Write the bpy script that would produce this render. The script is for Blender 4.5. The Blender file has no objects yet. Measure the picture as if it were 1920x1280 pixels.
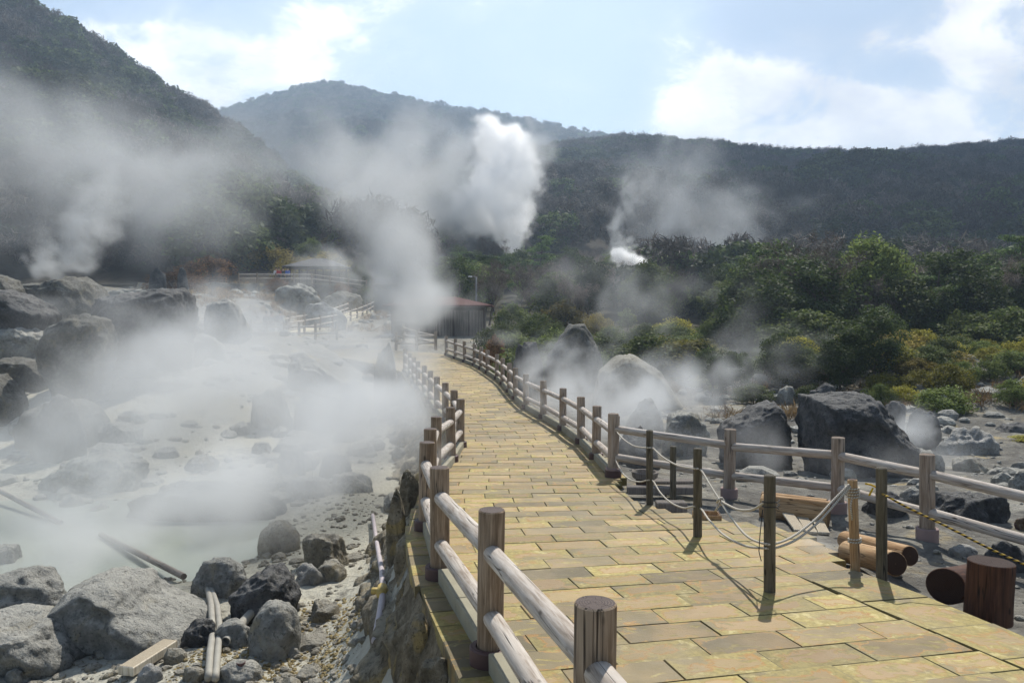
import bpy, bmesh, math, random
import numpy as np
from mathutils import Vector, Matrix, Quaternion
R = math.radians
S = bpy.context.scene
COL = S.collection
random.seed(7)
rng = np.random.default_rng(7)

# ------------------------------------------------------------------ camera model (used to turn measured places into metres)
F = 1490.0; CX = 960.0; CY = 640.0; CZ = 2.0; PITCH = math.atan(50 / F)
cp, sp = math.cos(PITCH), math.sin(PITCH)

def ray(px, py):
    a, b = (px - CX) / F, (CY - py) / F
    return Vector((a, cp + b * sp, -sp + b * cp))

def P(px, py, Y):
    d = ray(px, py)
    return Vector((0, 0, CZ)) + d * (Y / d.y)

def lerp_tab(tab):
    xs = np.array([t[0] for t in tab], float); ys = np.array([t[1] for t in tab], float)
    return lambda v: np.interp(v, xs, ys)

# ------------------------------------------------------------------ vectorised gradient noise
_perm = np.random.default_rng(3).permutation(256).astype(np.int64)
_perm = np.concatenate([_perm, _perm, _perm])
_g = np.random.default_rng(5).normal(size=(256, 3)); _g /= np.linalg.norm(_g, axis=1)[:, None]

def pn(x, y, z):
    x, y, z = np.broadcast_arrays(np.asarray(x, float), np.asarray(y, float), np.asarray(z, float))
    xi, yi, zi = np.floor(x).astype(np.int64), np.floor(y).astype(np.int64), np.floor(z).astype(np.int64)
    xf, yf, zf = x - xi, y - yi, z - zi
    u, v, w = (t * t * t * (t * (t * 6 - 15) + 10) for t in (xf, yf, zf))
    def g(i, j, k):
        h = _perm[(_perm[(_perm[(xi + i) & 255] + yi + j) & 255] + zi + k) & 255]
        gr = _g[h]
        return gr[..., 0] * (xf - i) + gr[..., 1] * (yf - j) + gr[..., 2] * (zf - k)
    a = g(0,0,0) + u * (g(1,0,0) - g(0,0,0)); b = g(0,1,0) + u * (g(1,1,0) - g(0,1,0))
    c = g(0,0,1) + u * (g(1,0,1) - g(0,0,1)); d = g(0,1,1) + u * (g(1,1,1) - g(0,1,1))
    e = a + v * (b - a); f = c + v * (d - c)
    return 1.6 * (e + w * (f - e))

def fbm(x, y, z, o=4, gain=.5):
    t = 0; a = 1
    for i in range(o):
        t = t + a * pn(x * 2 ** i + 17 * i, y * 2 ** i, z * 2 ** i); a *= gain
    return t

def ridged(x, y, z, o=4):
    t = 0; a = .5
    for i in range(o):
        t = t + a * (1 - np.abs(pn(x * 2 ** i + 9 * i, y * 2 ** i, z * 2 ** i))) ** 2; a *= .5
    return t

# ------------------------------------------------------------------ object helpers
def link(o, parent=None):
    COL.objects.link(o)
    if parent is not None: o.parent = parent
    return o

def tag(o, label=None, cat=None, group=None, kind=None):
    if label: o['label'] = label
    if cat: o['category'] = cat
    if group: o['group'] = group
    if kind: o['kind'] = kind
    return o

def empty(name, loc, rz=0, **k):
    o = bpy.data.objects.new(name, None); o.location = loc; o.rotation_euler = (0, 0, rz); o.empty_display_size = .2
    link(o); return tag(o, **k)

def np_mesh(name, v, faces, m=None, smooth=True, uv=None):
    """v (n,3), faces: array (k,3|4) or list of tuples"""
    me = bpy.data.meshes.new(name)
    v = np.asarray(v, np.float32)
    if isinstance(faces, np.ndarray):
        k = faces.shape[1]; nf = len(faces)
        me.vertices.add(len(v)); me.vertices.foreach_set('co', v.ravel())
        me.loops.add(nf * k); me.loops.foreach_set('vertex_index', faces.astype(np.int32).ravel())
        me.polygons.add(nf); me.polygons.foreach_set('loop_start', np.arange(0, nf * k, k, dtype=np.int32))
        me.polygons.foreach_set('loop_total', np.full(nf, k, np.int32))
    else:
        me.from_pydata(v.tolist(), [], faces)
    me.polygons.foreach_set('use_smooth', np.full(len(me.polygons), smooth))
    if uv is not None:
        l = me.uv_layers.new(name='UVMap'); l.data.foreach_set('uv', np.asarray(uv, np.float32).ravel())
    me.update(calc_edges=True); me.validate()
    if m: me.materials.append(m)
    return me

def obj(name, me, parent=None, loc=None, **k):
    o = bpy.data.objects.new(name, me)
    if loc is not None: o.location = loc
    link(o, parent); return tag(o, **k)

def grid_faces(nr, nc):
    i = np.arange(nr - 1)[:, None] * nc + np.arange(nc - 1)[None, :]
    return np.stack([i, i + 1, i + nc + 1, i + nc], -1).reshape(-1, 4)

class MB:
    """collects shapes, builds one mesh"""
    def __init__(s): s.v = []; s.f = []; s.uv = []
    def add(s, v, f, uv=None):
        b = len(s.v); s.v += [tuple(p) for p in v]
        for i, q in enumerate(f):
            s.f.append(tuple(b + j for j in q))
            s.uv += (uv[i] if uv else [(0, 0)] * len(q))
        return s
    def box(s, c, d, rz=0, ch=.0, mat=None):
        x, y, z = d[0] / 2, d[1] / 2, d[2] / 2
        c = Vector(c); rot = mat or Matrix.Rotation(rz, 3, 'Z')
        h = min(ch, x * .9, y * .9, z * .9)
        pts, fs = [], []
        if h <= 0:
            for k in (-1, 1):
                for a, b in ((-1,-1),(1,-1),(1,1),(-1,1)): pts.append((a*x, b*y, k*z))
            fs = [(3,2,1,0),(4,5,6,7),(0,1,5,4),(1,2,6,5),(2,3,7,6),(3,0,4,7)]
        else:
            for zz, e in ((-z, h), (-z + h, 0), (z - h, 0), (z, h)):
                for a, b in ((-1,-1),(1,-1),(1,1),(-1,1)): pts.append((a*(x-e), b*(y-e), zz))
            fs = [(3,2,1,0),(12,13,14,15)]
            for l in range(3):
                for i in range(4): fs.append((l*4+i, l*4+(i+1)%4, l*4+4+(i+1)%4, l*4+4+i))
        return s.add([c + rot @ Vector(p) for p in pts], fs)
    def tube(s, pts, r, n=8, cap=True):
        pts = [Vector(p) for p in pts]; m = len(pts)
        rs = r if isinstance(r, (list, tuple)) else [r] * m
        vs, fs, uv = [], [], []
        t0 = (pts[1] - pts[0]).normalized()
        up = Vector((0, 0, 1)) if abs(t0.z) < .9 else Vector((1, 0, 0))
        nx = t0.cross(up).normalized(); L = 0; Ls = []
        for i, p in enumerate(pts):
            t = (pts[min(i+1, m-1)] - pts[max(i-1, 0)]).normalized()
            nx = (nx - t * nx.dot(t)).normalized(); ny = t.cross(nx)
            if i: L += (p - pts[i-1]).length
            Ls.append(L)
            for k in range(n):
                a = 2 * math.pi * k / n
                vs.append(p + (nx * math.cos(a) + ny * math.sin(a)) * rs[i])
        for i in range(m - 1):
            for k in range(n):
                fs.append((i*n+k, i*n+(k+1)%n, (i+1)*n+(k+1)%n, (i+1)*n+k))
                uv.append([(k/n, Ls[i]), ((k+1)/n, Ls[i]), ((k+1)/n, Ls[i+1]), (k/n, Ls[i+1])])
        if cap:
            fs.append(tuple(reversed(range(n)))); uv.append([(0,0)]*n)
            fs.append(tuple((m-1)*n + k for k in range(n))); uv.append([(0,0)]*n)
        return s.add(vs, fs, uv)
    def mesh(s, name, m=None, smooth=True):
        me = bpy.data.meshes.new(name); me.from_pydata(s.v, [], s.f)
        l = me.uv_layers.new(name='UVMap'); l.data.foreach_set('uv', np.array(s.uv, np.float32).ravel())
        me.polygons.foreach_set('use_smooth', np.full(len(me.polygons), smooth))
        if m: me.materials.append(m)
        me.update(); return me
    def build(s, name, m=None, parent=None, smooth=True, **k):
        return obj(name, s.mesh(name, m, smooth), parent, **k)

# ------------------------------------------------------------------ material helpers
class M_:
    def __init__(s, name, rough=.85, spec=.3):
        s.m = bpy.data.materials.new(name); s.m.use_nodes = True; s.nt = s.m.node_tree
        s.b = s.nt.nodes['Principled BSDF']; s.out = s.nt.nodes['Material Output']
        s.b.inputs['Roughness'].default_value = rough; s.b.inputs['Specular IOR Level'].default_value = spec
        s.tc = s.nt.nodes.new('ShaderNodeTexCoord'); s.geo = s.nt.nodes.new('ShaderNodeNewGeometry')
        s._oi = None
    @property
    def pos(s): return s.geo.outputs['Position']
    @property
    def ob(s): return s.tc.outputs['Object']
    @property
    def rnd(s):
        s._oi = s._oi or s.nt.nodes.new('ShaderNodeObjectInfo'); return s._oi.outputs['Random']
    def set(s, sock, v):
        if hasattr(v, 'is_linked'): s.nt.links.new(v, sock)
        else: sock.default_value = v
    def math(s, op, a, b=None, c=None, clamp=False):
        n = s.nt.nodes.new('ShaderNodeMath'); n.operation = op; n.use_clamp = clamp
        for i, x in enumerate((a, b, c)):
            if x is not None: s.set(n.inputs[i], x)
        return n.outputs[0]
    def vmath(s, op, a, b=None):
        n = s.nt.nodes.new('ShaderNodeVectorMath'); n.operation = op
        s.set(n.inputs[0], a)
        if b is not None: s.set(n.inputs[1], b)
        return n.outputs['Value'] if op in ('DOT_PRODUCT', 'LENGTH') else n.outputs[0]
    def sep(s, v):
        n = s.nt.nodes.new('ShaderNodeSeparateXYZ'); s.set(n.inputs[0], v); return n.outputs
    def comb(s, x, y, z):
        n = s.nt.nodes.new('ShaderNodeCombineXYZ')
        for i, q in enumerate((x, y, z)): s.set(n.inputs[i], q)
        return n.outputs[0]
    def noise(s, vec, scale, detail=4, rough=.5, dist=0, w=None):
        n = s.nt.nodes.new('ShaderNodeTexNoise')
        if w is not None: n.noise_dimensions = '4D'; s.set(n.inputs['W'], w)
        s.set(n.inputs['Vector'], vec); n.inputs['Scale'].default_value = scale; n.inputs['Detail'].default_value = detail
        n.inputs['Roughness'].default_value = rough; n.inputs['Distortion'].default_value = dist
        return n.outputs[0]
    def voro(s, vec, scale, feature='F1', out='Distance'):
        n = s.nt.nodes.new('ShaderNodeTexVoronoi'); n.feature = feature
        s.set(n.inputs['Vector'], vec); n.inputs['Scale'].default_value = scale; return n.outputs[out]
    def ramp(s, fac, stops, interp='LINEAR'):
        n = s.nt.nodes.new('ShaderNodeValToRGB'); s.set(n.inputs[0], fac); cr = n.color_ramp; cr.interpolation = interp
        while len(cr.elements) < len(stops): cr.elements.new(.5)
        for e, (p, c) in zip(cr.elements, stops):
            e.position = p; e.color = (c, c, c, 1) if not hasattr(c, '__len__') else (*c, 1)
        return n.outputs[0]
    def mix(s, fac, a, b, mode='MIX'):
        n = s.nt.nodes.new('ShaderNodeMix'); n.data_type = 'RGBA'; n.blend_type = mode
        s.set(n.inputs[0], fac)
        for k, q in ((6, a), (7, b)): s.set(n.inputs[k], q if hasattr(q, 'is_linked') else (*q, 1))
        return n.outputs[2]
    def smooth(s, x, a, b):
        n = s.nt.nodes.new('ShaderNodeMapRange'); n.interpolation_type = 'SMOOTHSTEP'
        s.set(n.inputs[0], x); n.inputs[1].default_value = a; n.inputs[2].default_value = b
        return n.outputs[0]
    def bump(s, h, strength=.5, dist=.02, base=None):
        n = s.nt.nodes.new('ShaderNodeBump'); n.inputs['Strength'].default_value = strength; n.inputs['Distance'].default_value = dist
        s.set(n.inputs['Height'], h)
        if base is not None: s.set(n.inputs['Normal'], base)
        return n.outputs[0]
    def color(s, c): s.set(s.b.inputs['Base Color'], c if hasattr(c, 'is_linked') else (*c, 1)); return s
    def normal(s, n): s.set(s.b.inputs['Normal'], n); return s
    def rough(s, v): s.set(s.b.inputs['Roughness'], v); return s

def flat(name, c, rough=.7, spec=.3, var=.25):
    q = M_(name, rough, spec)
    n = q.noise(q.ob, 6, 4)
    q.color(q.mix(n, tuple(x * (1 - var) for x in c), tuple(min(1, x * (1 + var)) for x in c)))
    return q.m

def wood(name, dark, mid, pale, end=None):
    q = M_(name, .8, .25)
    o = q.vmath('ADD', q.ob, q.comb(q.math('MULTIPLY', q.rnd, 9.), q.math('MULTIPLY', q.rnd, 5.), q.math('MULTIPLY', q.rnd, 13.)))
    st = q.vmath('MULTIPLY', o, (1, 1, .06))
    g = q.noise(st, 55, 4, .65, .4)
    big = q.noise(q.vmath('MULTIPLY', o, (1, 1, .25)), 7, 3)
    c = q.ramp(g, [(.28, dark), (.5, mid), (.72, pale)])
    c = q.mix(q.smooth(big, .4, .65), c, q.mix(.6, c, pale))
    cr = q.noise(q.vmath('MULTIPLY', o, (1, 1, .035)), 22, 2, .4)
    crack = q.math('SUBTRACT', 1, q.smooth(q.math('ABSOLUTE', q.math('SUBTRACT', cr, .5)), .0, .02))
    crack = q.math('MULTIPLY', crack, q.smooth(big, .42, .56))
    c = q.mix(q.math('MULTIPLY', crack, .92), c, tuple(x * .25 for x in dark))
    vk = q.voro(q.vmath('MULTIPLY', o, (1, 1, .45)), 7.5)
    kn = q.math('SUBTRACT', 1, q.smooth(vk, .05, .13))
    c = q.mix(q.math('MULTIPLY', kn, .75), c, tuple(x * .4 for x in dark))
    # end grain
    xyz = q.sep(q.ob); rr = q.math('SQRT', q.math('ADD', q.math('POWER', xyz[0], 2.), q.math('POWER', xyz[1], 2.)))
    rr = q.math('ADD', rr, q.math('MULTIPLY', q.noise(q.ob, 14, 3), .02))
    ring = q.math('SINE', q.math('MULTIPLY', rr, 620.))
    endc = q.mix(q.smooth(ring, -.6, .8), tuple(x * .7 for x in dark), tuple(x * .75 for x in mid))
    if end: endc = q.mix(q.smooth(ring, -.6, .8), tuple(x * .6 for x in end), end)
    nz = q.math('ABSOLUTE', q.sep(q.tc.outputs['Normal'])[2])
    c = q.mix(q.smooth(nz, .75, .9), c, endc)
    q.color(c)
    h = q.math('SUBTRACT', q.math('MULTIPLY', g, .5), q.math('MULTIPLY', crack, 1.))
    q.normal(q.bump(h, .6, .008))
    return q.m

W_POST = wood('post_wood', (.075, .05, .03), (.20, .14, .09), (.39, .30, .215), (.12, .09, .078))
W_RAIL = wood('rail_wood', (.20, .15, .11), (.41, .35, .29), (.57, .52, .46))
W_DIM = wood('dim_wood', (.045, .035, .022), (.10, .085, .055), (.18, .155, .11))
W_LOG = wood('cut_log_wood', (.17, .085, .035), (.36, .21, .095), (.52, .36, .2), (.075, .04, .025))
W_CHAR = wood('dark_log_wood', (.02, .009, .006), (.055, .022, .013), (.12, .055, .03))
W_PALE = wood('pale_board_wood', (.38, .30, .20), (.62, .54, .40), (.72, .66, .54))
W_GREY = wood('grey_board_wood', (.12, .10, .08), (.21, .18, .155), (.30, .27, .23))
M_COLLAR = flat('collar_rust', (.085, .045, .04), .6, .4, .4)
M_COLLAR2 = flat('collar_dusty', (.30, .22, .20), .9, .2, .25)
M_ROPE = M_('white_rope', .9); _t = M_ROPE
_u = _t.sep(_t.tc.outputs['UV']); _w = _t.math('SINE', _t.math('ADD', _t.math('MULTIPLY', _u[1], 300.), _t.math('MULTIPLY', _u[0], 6.283)))
_t.color(_t.mix(_t.smooth(_w, -1, 1), (.34, .30, .235), (.60, .555, .47))); _t.normal(_t.bump(_w, .4, .003)); M_ROPE = _t.m
_t = M_('striped_rope', .8); _u = _t.sep(_t.tc.outputs['UV'])
_w = _t.math('SINE', _t.math('ADD', _t.math('MULTIPLY', _u[1], 130.), _t.math('MULTIPLY', _u[0], 6.283)))
_t.color(_t.mix(_t.smooth(_w, -.1, .1), (.03, .025, .02), (.55, .36, .05))); M_YROPE = _t.m
M_BIND = flat('yellow_tape', (.75, .45, .02), .5)

def rock_mat(name, dark, mid, pale, dust=(.40, .38, .33), stain=(.38, .30, .14), scale=1., stain_amt=.35, dust_amt=.6):
    q = M_(name, .92, .2)
    v = q.vmath('ADD', q.pos, q.comb(q.math('MULTIPLY', q.rnd, 31.), 0, 0))
    a = q.noise(v, 1.3 * scale, 6, .62, .5); b = q.noise(v, 9 * scale, 6, .7)
    m = q.math('ADD', q.math('MULTIPLY', a, .6), q.math('MULTIPLY', b, .4))
    c = q.ramp(m, [(.36, dark), (.5, mid), (.63, pale)])
    st = q.smooth(q.noise(v, 2.2 * scale, 5, .6, .8, ), .54, .68)
    c = q.mix(q.math('MULTIPLY', st, stain_amt), c, stain)
    up = q.sep(q.geo.outputs['Normal'])[2]
    du = q.math('MULTIPLY', q.smooth(q.math('ADD', up, q.math('MULTIPLY', q.math('SUBTRACT', b, .5), 1.6)), .35, 1.), dust_amt)
    c = q.mix(du, c, dust)
    pit = q.math('SUBTRACT', 1, q.smooth(q.noise(v, 22 * scale, 3, .6), .33, .42))
    c = q.mix(q.math('MULTIPLY', pit, .6), c, tuple(x * .5 for x in dark))
    q.color(c)
    h = q.math('ADD', q.math('MULTIPLY', a, .6), q.math('ADD', q.math('MULTIPLY', b, .5), q.math('MULTIPLY', q.noise(v, 34 * scale, 5, .7), .25)))
    q.normal(q.bump(h, 1., .16 / scale))
    return q.m

RK_GREY = rock_mat('grey_rock', (.09, .09, .08), (.25, .245, .22), (.46, .45, .40), dust=(.48, .46, .40), dust_amt=.7)
RK_DARK = rock_mat('dark_rock', (.035, .035, .036), (.085, .085, .085), (.17, .165, .16), dust=(.25, .24, .22), stain=(.16, .15, .11), dust_amt=.55, stain_amt=.2)
RK_MURK = rock_mat('murky_rock', (.055, .055, .048), (.13, .125, .108), (.235, .225, .20), dust=(.27, .26, .225), stain=(.26, .22, .12), dust_amt=.45)
RK_TAN = rock_mat('tan_rock', (.14, .12, .085), (.28, .25, .185), (.42, .385, .30), stain=(.40, .30, .12))
RK_PALE = rock_mat('pale_rock', (.17, .165, .15), (.32, .31, .28), (.46, .445, .41), dust=(.46, .445, .41), stain=(.44, .38, .24))
RK_WALL = rock_mat('wall_rock', (.075, .062, .04), (.20, .165, .11), (.36, .31, .225), dust=(.40, .36, .27), stain=(.42, .31, .12), scale=1.3, stain_amt=.75)

# ------------------------------------------------------------------ terrain
zpath = lerp_tab([(-6, .36), (0, .1), (3, -.04), (4.8, -.13), (6.7, -.235), (8.6, -.32), (10.3, -.42), (12.2, -.5), (14.1, -.57), (16.3, -.62),
                  (20, -.60), (25, -.55), (30, -.48), (35, -.28), (40, -.03), (46, .2), (60, .8), (80, 2), (100, 3.3)])
LP = [(1.15, -.75), (.73, 1.1), (.31, 2.97), (-.135, 4.8), (-.61, 6.68), (-.93, 8.5), (-1.05, 10.2), (-1.16, 12), (-1.06, 13.8), (-1.02, 15.6), (-1.28, 17.5), (-1.62, 19.3),
      (-1.99, 21), (-2.38, 23), (-2.77, 25), (-3.2, 27), (-3.6, 29), (-4.0, 31), (-4.45, 33)]
RP = [(1.56, 12.2), (1.5, 14.1), (1.41, 16.1), (1.15, 17.95), (.79, 19.9), (.39, 21.8), (.11, 24.0), (-.09, 26), (-.33, 28.4), (-.58, 30.4), (-1.0, 32.4), (-1.33, 34),
      (-1.68, 35.4), (-2.2, 36.9), (-2.75, 38.4), (-3.3, 40)]
BP = [(1.56, 12.2), (3.08, 11.2), (4.25, 10.3), (4.72, 8.95), (5.4, 7.3), (6.2, 5.5)]
XL = lerp_tab([(-6.3, 2.0)] + [(y, x - (.25 if y < 9 else .22)) for x, y in LP] + [(35, -5.6), (38, -7.6), (41, -10.5), (44, -13.5), (47, -14)])
XR = lerp_tab([(-6, 6.2), (-2, 5.4), (2, 4.3), (4.0, 3.75), (5.0, 3.45), (5.6, 3.36), (6.3, 3.2), (7.0, 2.95), (7.5, 3.1), (8.3, 3.15), (8.9, 2.6), (9.5, 1.95), (10.2, 1.65), (11.2, 1.52), (11.9, 1.62), (12.2, 1.8)] +
              [(y, x + .24) for x, y in RP[1:]] + [(41.5, -4.3), (44, -8), (47, -10)])
LZ = lerp_tab([(-10, -1.7), (18, -1.9), (22, -1.5), (28, -.2), (36, .7), (45, 1.3), (60, 2.5), (75, 3.6), (88, 4.8), (100, 6.2), (130, 12), (200, 30), (400, 60), (2000, 60)])
CZ_ = lerp_tab([(-10, -1.75), (18, -1.9), (28, -1.5), (36, -.75), (45, .0), (60, .5), (75, 1.5), (90, 2.8), (110, 4.6), (130, 7), (150, 9), (200, 20), (400, 50), (2000, 50)])
RZ = lerp_tab([(-10, -.55), (12, -.62), (14, -.9), (17, -1.2), (45, -1.3), (55, -1.0), (65, .1), (80, 1.6), (100, 3.6), (130, 7), (150, 9), (200, 20), (400, 50), (2000, 50)])
POOL = (-8.2, 13.6, 6.0, 3.6)
WATER_Z = -2.02

def hz(x, y, fine=True):
    x = np.asarray(x, float); y = np.asarray(y, float)
    xl, xr, zp = XL(y), XR(y), zpath(y)
    zl, zc, zr = LZ(y), CZ_(y), RZ(y)
    wl = np.clip((-x - 5) / 7, 0, 1); wl = wl * wl * (3 - 2 * wl)
    left = zc * (1 - wl) + zl * wl
    n1 = fbm(x * .13, y * .13, 3.3, 4); n2 = fbm(x * .7, y * .7, 8.1, 4)
    dl = xl - x; dr = x - xr
    mid = np.clip((y - 36) / 8, 0, 1)
    amp = np.clip(np.maximum(dl, dr) / 3, 0, 1) + mid * .0
    base_l = left + (n1 * .45 * np.clip((y - 16) / 12, .12, 1) + n2 * (.07 + .16 * np.clip((y - 22) / 10, 0, 1))) * np.clip(dl / 2, 0, 1)
    px_, py_, rx_, ry_ = POOL
    q = ((x - px_) / rx_) ** 2 + ((y - py_) / ry_) ** 2 + .3 * n1
    base_l = base_l - .35 * np.clip(1.15 - q, 0, 1)
    wall_w = np.clip(1.1 - (y - 20) * .02, .6, 1.1)
    tl = np.clip(dl / wall_w, 0, 1)
    zl_ = (zp - .3) * (1 - tl) + base_l * tl - .25 * np.sin(np.pi * tl)
    rr = zr + (n1 * .28 * np.clip((y - 13) / 8, .1, 1) + n2 * .08 * np.clip((dr) / 1.5, 0, 1))
    bank = np.clip((x - 8) / 7, 0, 1) * np.clip((y - 19) / 14, 0, 1); rr = rr + 1.5 * bank * bank * (3 - 2 * bank)
    td = np.clip(dr / .9, 0, 1)
    zr_ = (zp - .16) * (1 - td) + rr * td
    inside = zp - .2
    z = np.where(dl > 0, zl_, np.where(dr > 0, zr_, inside))
    # beyond the end of the paving everything blends to one valley floor
    wx = np.clip((x + 22) / 5, 0, 1); wr = np.clip((x + 1) / 6, 0, 1); MZ = np.where(y < 96, zpath(y) - .2, RZ(y)); bk2 = 1.5 * np.clip((x - 8) / 7, 0, 1) * np.clip((75 - y) / 25, 0, 1)
    far = LZ(y) * (1 - wx) + (MZ * (1 - wr) + RZ(y) * wr) * wx + bk2 + (n1 * .5 + n2 * .1) * np.clip(np.maximum(np.abs(x + 8) - 6.5, 0) / 4 + (y > 96), .15, 1)
    f = np.clip((y - 44) / 6, 0, 1)
    return z * (1 - f) + far * f

def hz1(x, y): return float(hz(np.array([x]), np.array([y]))[0])

def G(px, py, ymin=2.5, ymax=400):
    """where the line of sight through a photo point meets the ground"""
    d = ray(px, py); o = Vector((0, 0, CZ))
    ts = np.exp(np.linspace(math.log(ymin), math.log(ymax), 900))
    p = np.array(o)[None] + np.array(d / d.y)[None] * ts[:, None]
    below = p[:, 2] < hz(p[:, 0], p[:, 1])
    i = int(np.argmax(below)) if below.any() else len(ts) - 1
    return Vector(p[i])

# ground sheet
xs = 3.0 * np.sinh(np.linspace(-6.3, 6.3, 430))
ys = [-8.0]
while ys[-1] < 2600: ys.append(ys[-1] + max(.11, .012 * ys[-1]))
ys = np.array(ys)
gx, gy = np.meshgrid(xs, ys)
gz = hz(gx, gy)
q = M_('ground_soil', .95, .15)
a = q.noise(q.pos, .45, 6, .6, .4); b = q.noise(q.pos, 5, 6, .68); cN = q.noise(q.pos, 38, 4, .7)
c = q.ramp(q.math('ADD', q.math('MULTIPLY', a, .55), q.math('MULTIPLY', b, .45)), [(.34, (.065, .06, .052)), (.45, (.16, .15, .128)), (.56, (.25, .235, .195)), (.7, (.36, .345, .30))])
c = q.mix(q.math('MULTIPLY', q.smooth(q.noise(q.pos, .9, 5, .6, 1.), .55, .68), .6), c, (.40, .30, .13))
c = q.mix(q.math('MULTIPLY', q.smooth(cN, .55, .75), .55), c, (.13, .12, .10))
yy = q.sep(q.pos)[1]
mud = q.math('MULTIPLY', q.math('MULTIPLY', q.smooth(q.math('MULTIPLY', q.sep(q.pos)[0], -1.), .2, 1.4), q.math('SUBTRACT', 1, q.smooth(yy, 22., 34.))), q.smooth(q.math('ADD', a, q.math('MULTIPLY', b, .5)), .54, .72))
c = q.mix(q.math('MULTIPLY', mud, .8), c, q.mix(b, (.38, .36, .285), (.56, .535, .44)))  # pale pool mud, its colour lightened further in place of missing sunlight
gul = q.math('MULTIPLY', q.math('MULTIPLY', q.smooth(q.sep(q.pos)[0], 1., 2.2), q.math('SUBTRACT', 1, q.smooth(yy, 34., 46.))), q.smooth(q.math('ADD', q.math('MULTIPLY', q.noise(q.pos, 1.7, 6, .65, .6), .6), q.math('MULTIPLY', b, .4)), .45, .56))
c = q.mix(q.math('MULTIPLY', gul, .8), c, q.mix(cN, (.05, .047, .042), (.13, .12, .105)))
veg = q.smooth(q.math('ADD', q.math('ADD', yy, q.math('MULTIPLY', q.sep(q.pos)[0], .75)), q.math('MULTIPLY', q.math('SUBTRACT', a, .5), 45.)), 56., 84.)
c = q.mix(veg, c, q.mix(b, (.025, .025, .013), (.06, .05, .028)))
q.color(c)

q.normal(q.bump(q.math('ADD', q.math('ADD', q.math('MULTIPLY', b, .7), q.math('MULTIPLY', cN, .25)), q.math('MULTIPLY', q.voro(q.pos, 14), .3)), .8, .08))
GROUND = q.m
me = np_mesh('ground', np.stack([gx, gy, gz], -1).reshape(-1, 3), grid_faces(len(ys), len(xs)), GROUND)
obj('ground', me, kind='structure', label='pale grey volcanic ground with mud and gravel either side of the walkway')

# hot pool
q = M_('pool_water', .12, .5)
n = q.noise(q.pos, .5, 3)
q.color(q.mix(n, (.33, .36, .30), (.42, .445, .38))); q.normal(q.bump(q.noise(q.pos, 7, 3), .06, .02))
nx_, ny_ = 40, 30
wx_, wy_ = np.meshgrid(np.linspace(-16.5, -1.9, nx_), np.linspace(8.0, 18.5, ny_))
me = np_mesh('pool', np.stack([wx_, wy_, np.full_like(wx_, WATER_Z)], -1).reshape(-1, 3), grid_faces(ny_, nx_), q.m)
obj('water', me, kind='structure', label='milky green hot spring pool on the left of the walkway')

# ------------------------------------------------------------------ paving
CL = [(2.9, -3.5), (2.35, 0), (1.6, 3.3), (1.18, 5.1), (.74, 7.0), (.44, 8.8), (.28, 10.5), (.22, 12.3), (.2, 14), (.15, 15.7), (-.08, 17.8), (-.45, 19.8), (-.85, 21.8), (-1.2, 23.8),
      (-1.55, 26), (-2.0, 29), (-2.6, 32), (-3.4, 35.5), (-4.6, 38.5), (-6.6, 41.5), (-9.5, 44)]
def catmull(pts, n=12):
    pts = [Vector(p) for p in pts]; out = []
    for i in range(len(pts) - 1):
        p0, p1, p2, p3 = pts[max(i-1, 0)], pts[i], pts[i+1], pts[min(i+2, len(pts)-1)]
        for k in range(n):
            t = k / n
            out.append(.5 * ((2*p1) + (p2-p0)*t + (2*p0-5*p1+4*p2-p3)*t*t + (3*p1-p0-3*p2+p3)*t**3))
    out.append(pts[-1]); return out
cl = catmull([(x, y) for x, y in CL], 16)
cs = [0]
for i in range(1, len(cl)): cs.append(cs[-1] + (cl[i] - cl[i-1]).length)
cs = np.array(cs); clx = np.array([p.x for p in cl]); cly = np.array([p.y for p in cl])
def at_s(s):
    x, y = np.interp(s, cs, clx), np.interp(s, cs, cly)
    x2, y2 = np.interp(s + .6, cs, clx), np.interp(s + .6, cs, cly)
    x1, y1 = np.interp(s - .6, cs, clx), np.interp(s - .6, cs, cly)
    t = Vector((x2 - x1, y2 - y1)).normalized()
    return Vector((x, y)), t, Vector((t.y, -t.x))       # point, along, to the right
XLINE = lerp_tab([(-6, 5.0), (2, 3.6), (4.0, 3.28), (4.8, 3.05), (6.4, 2.56), (6.9, 2.4)])
slab_v, slab_f, slab_uv, slab_c = [], [], [], []
def slab(c4):
    """c4: four (x, y) corners counter-clockwise"""
    b = len(slab_v); r = random.random(); r2 = random.random()
    cc = sum((Vector(p) for p in c4), Vector((0, 0))) / 4
    dz = random.uniform(-.004, .004)
    tx, ty = random.uniform(-.006, .006), random.uniform(-.006, .006)
    rings = []
    for sc, z in ((0, -.12), (0, -.010), (.005, 0)):
        for p in c4:
            p = Vector(p); d = cc - p; q_ = p + d.normalized() * (.002 + sc) + Vector((random.uniform(-.003, .003), random.uniform(-.003, .003)))
            w = q_ - cc
            slab_v.append((q_.x, q_.y, float(zpath(q_.y)) + z + dz + w.x * tx + w.y * ty))
    U = ((0, 0), (1, 0), (1, 1), (0, 1))
    slab_f.append((b+8, b+9, b+10, b+11)); slab_uv.extend(U); slab_c.append((r, r2))
    for l in (0, 1):
        for i in range(4):
            j = (i + 1) % 4
            slab_f.append((b+l*4+i, b+l*4+j, b+l*4+4+j, b+l*4+4+i)); slab_uv.extend((U[i], U[j], U[j], U[i])); slab_c.append((r, r2))
s = .4; row = 0
ROWH = .315
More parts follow.
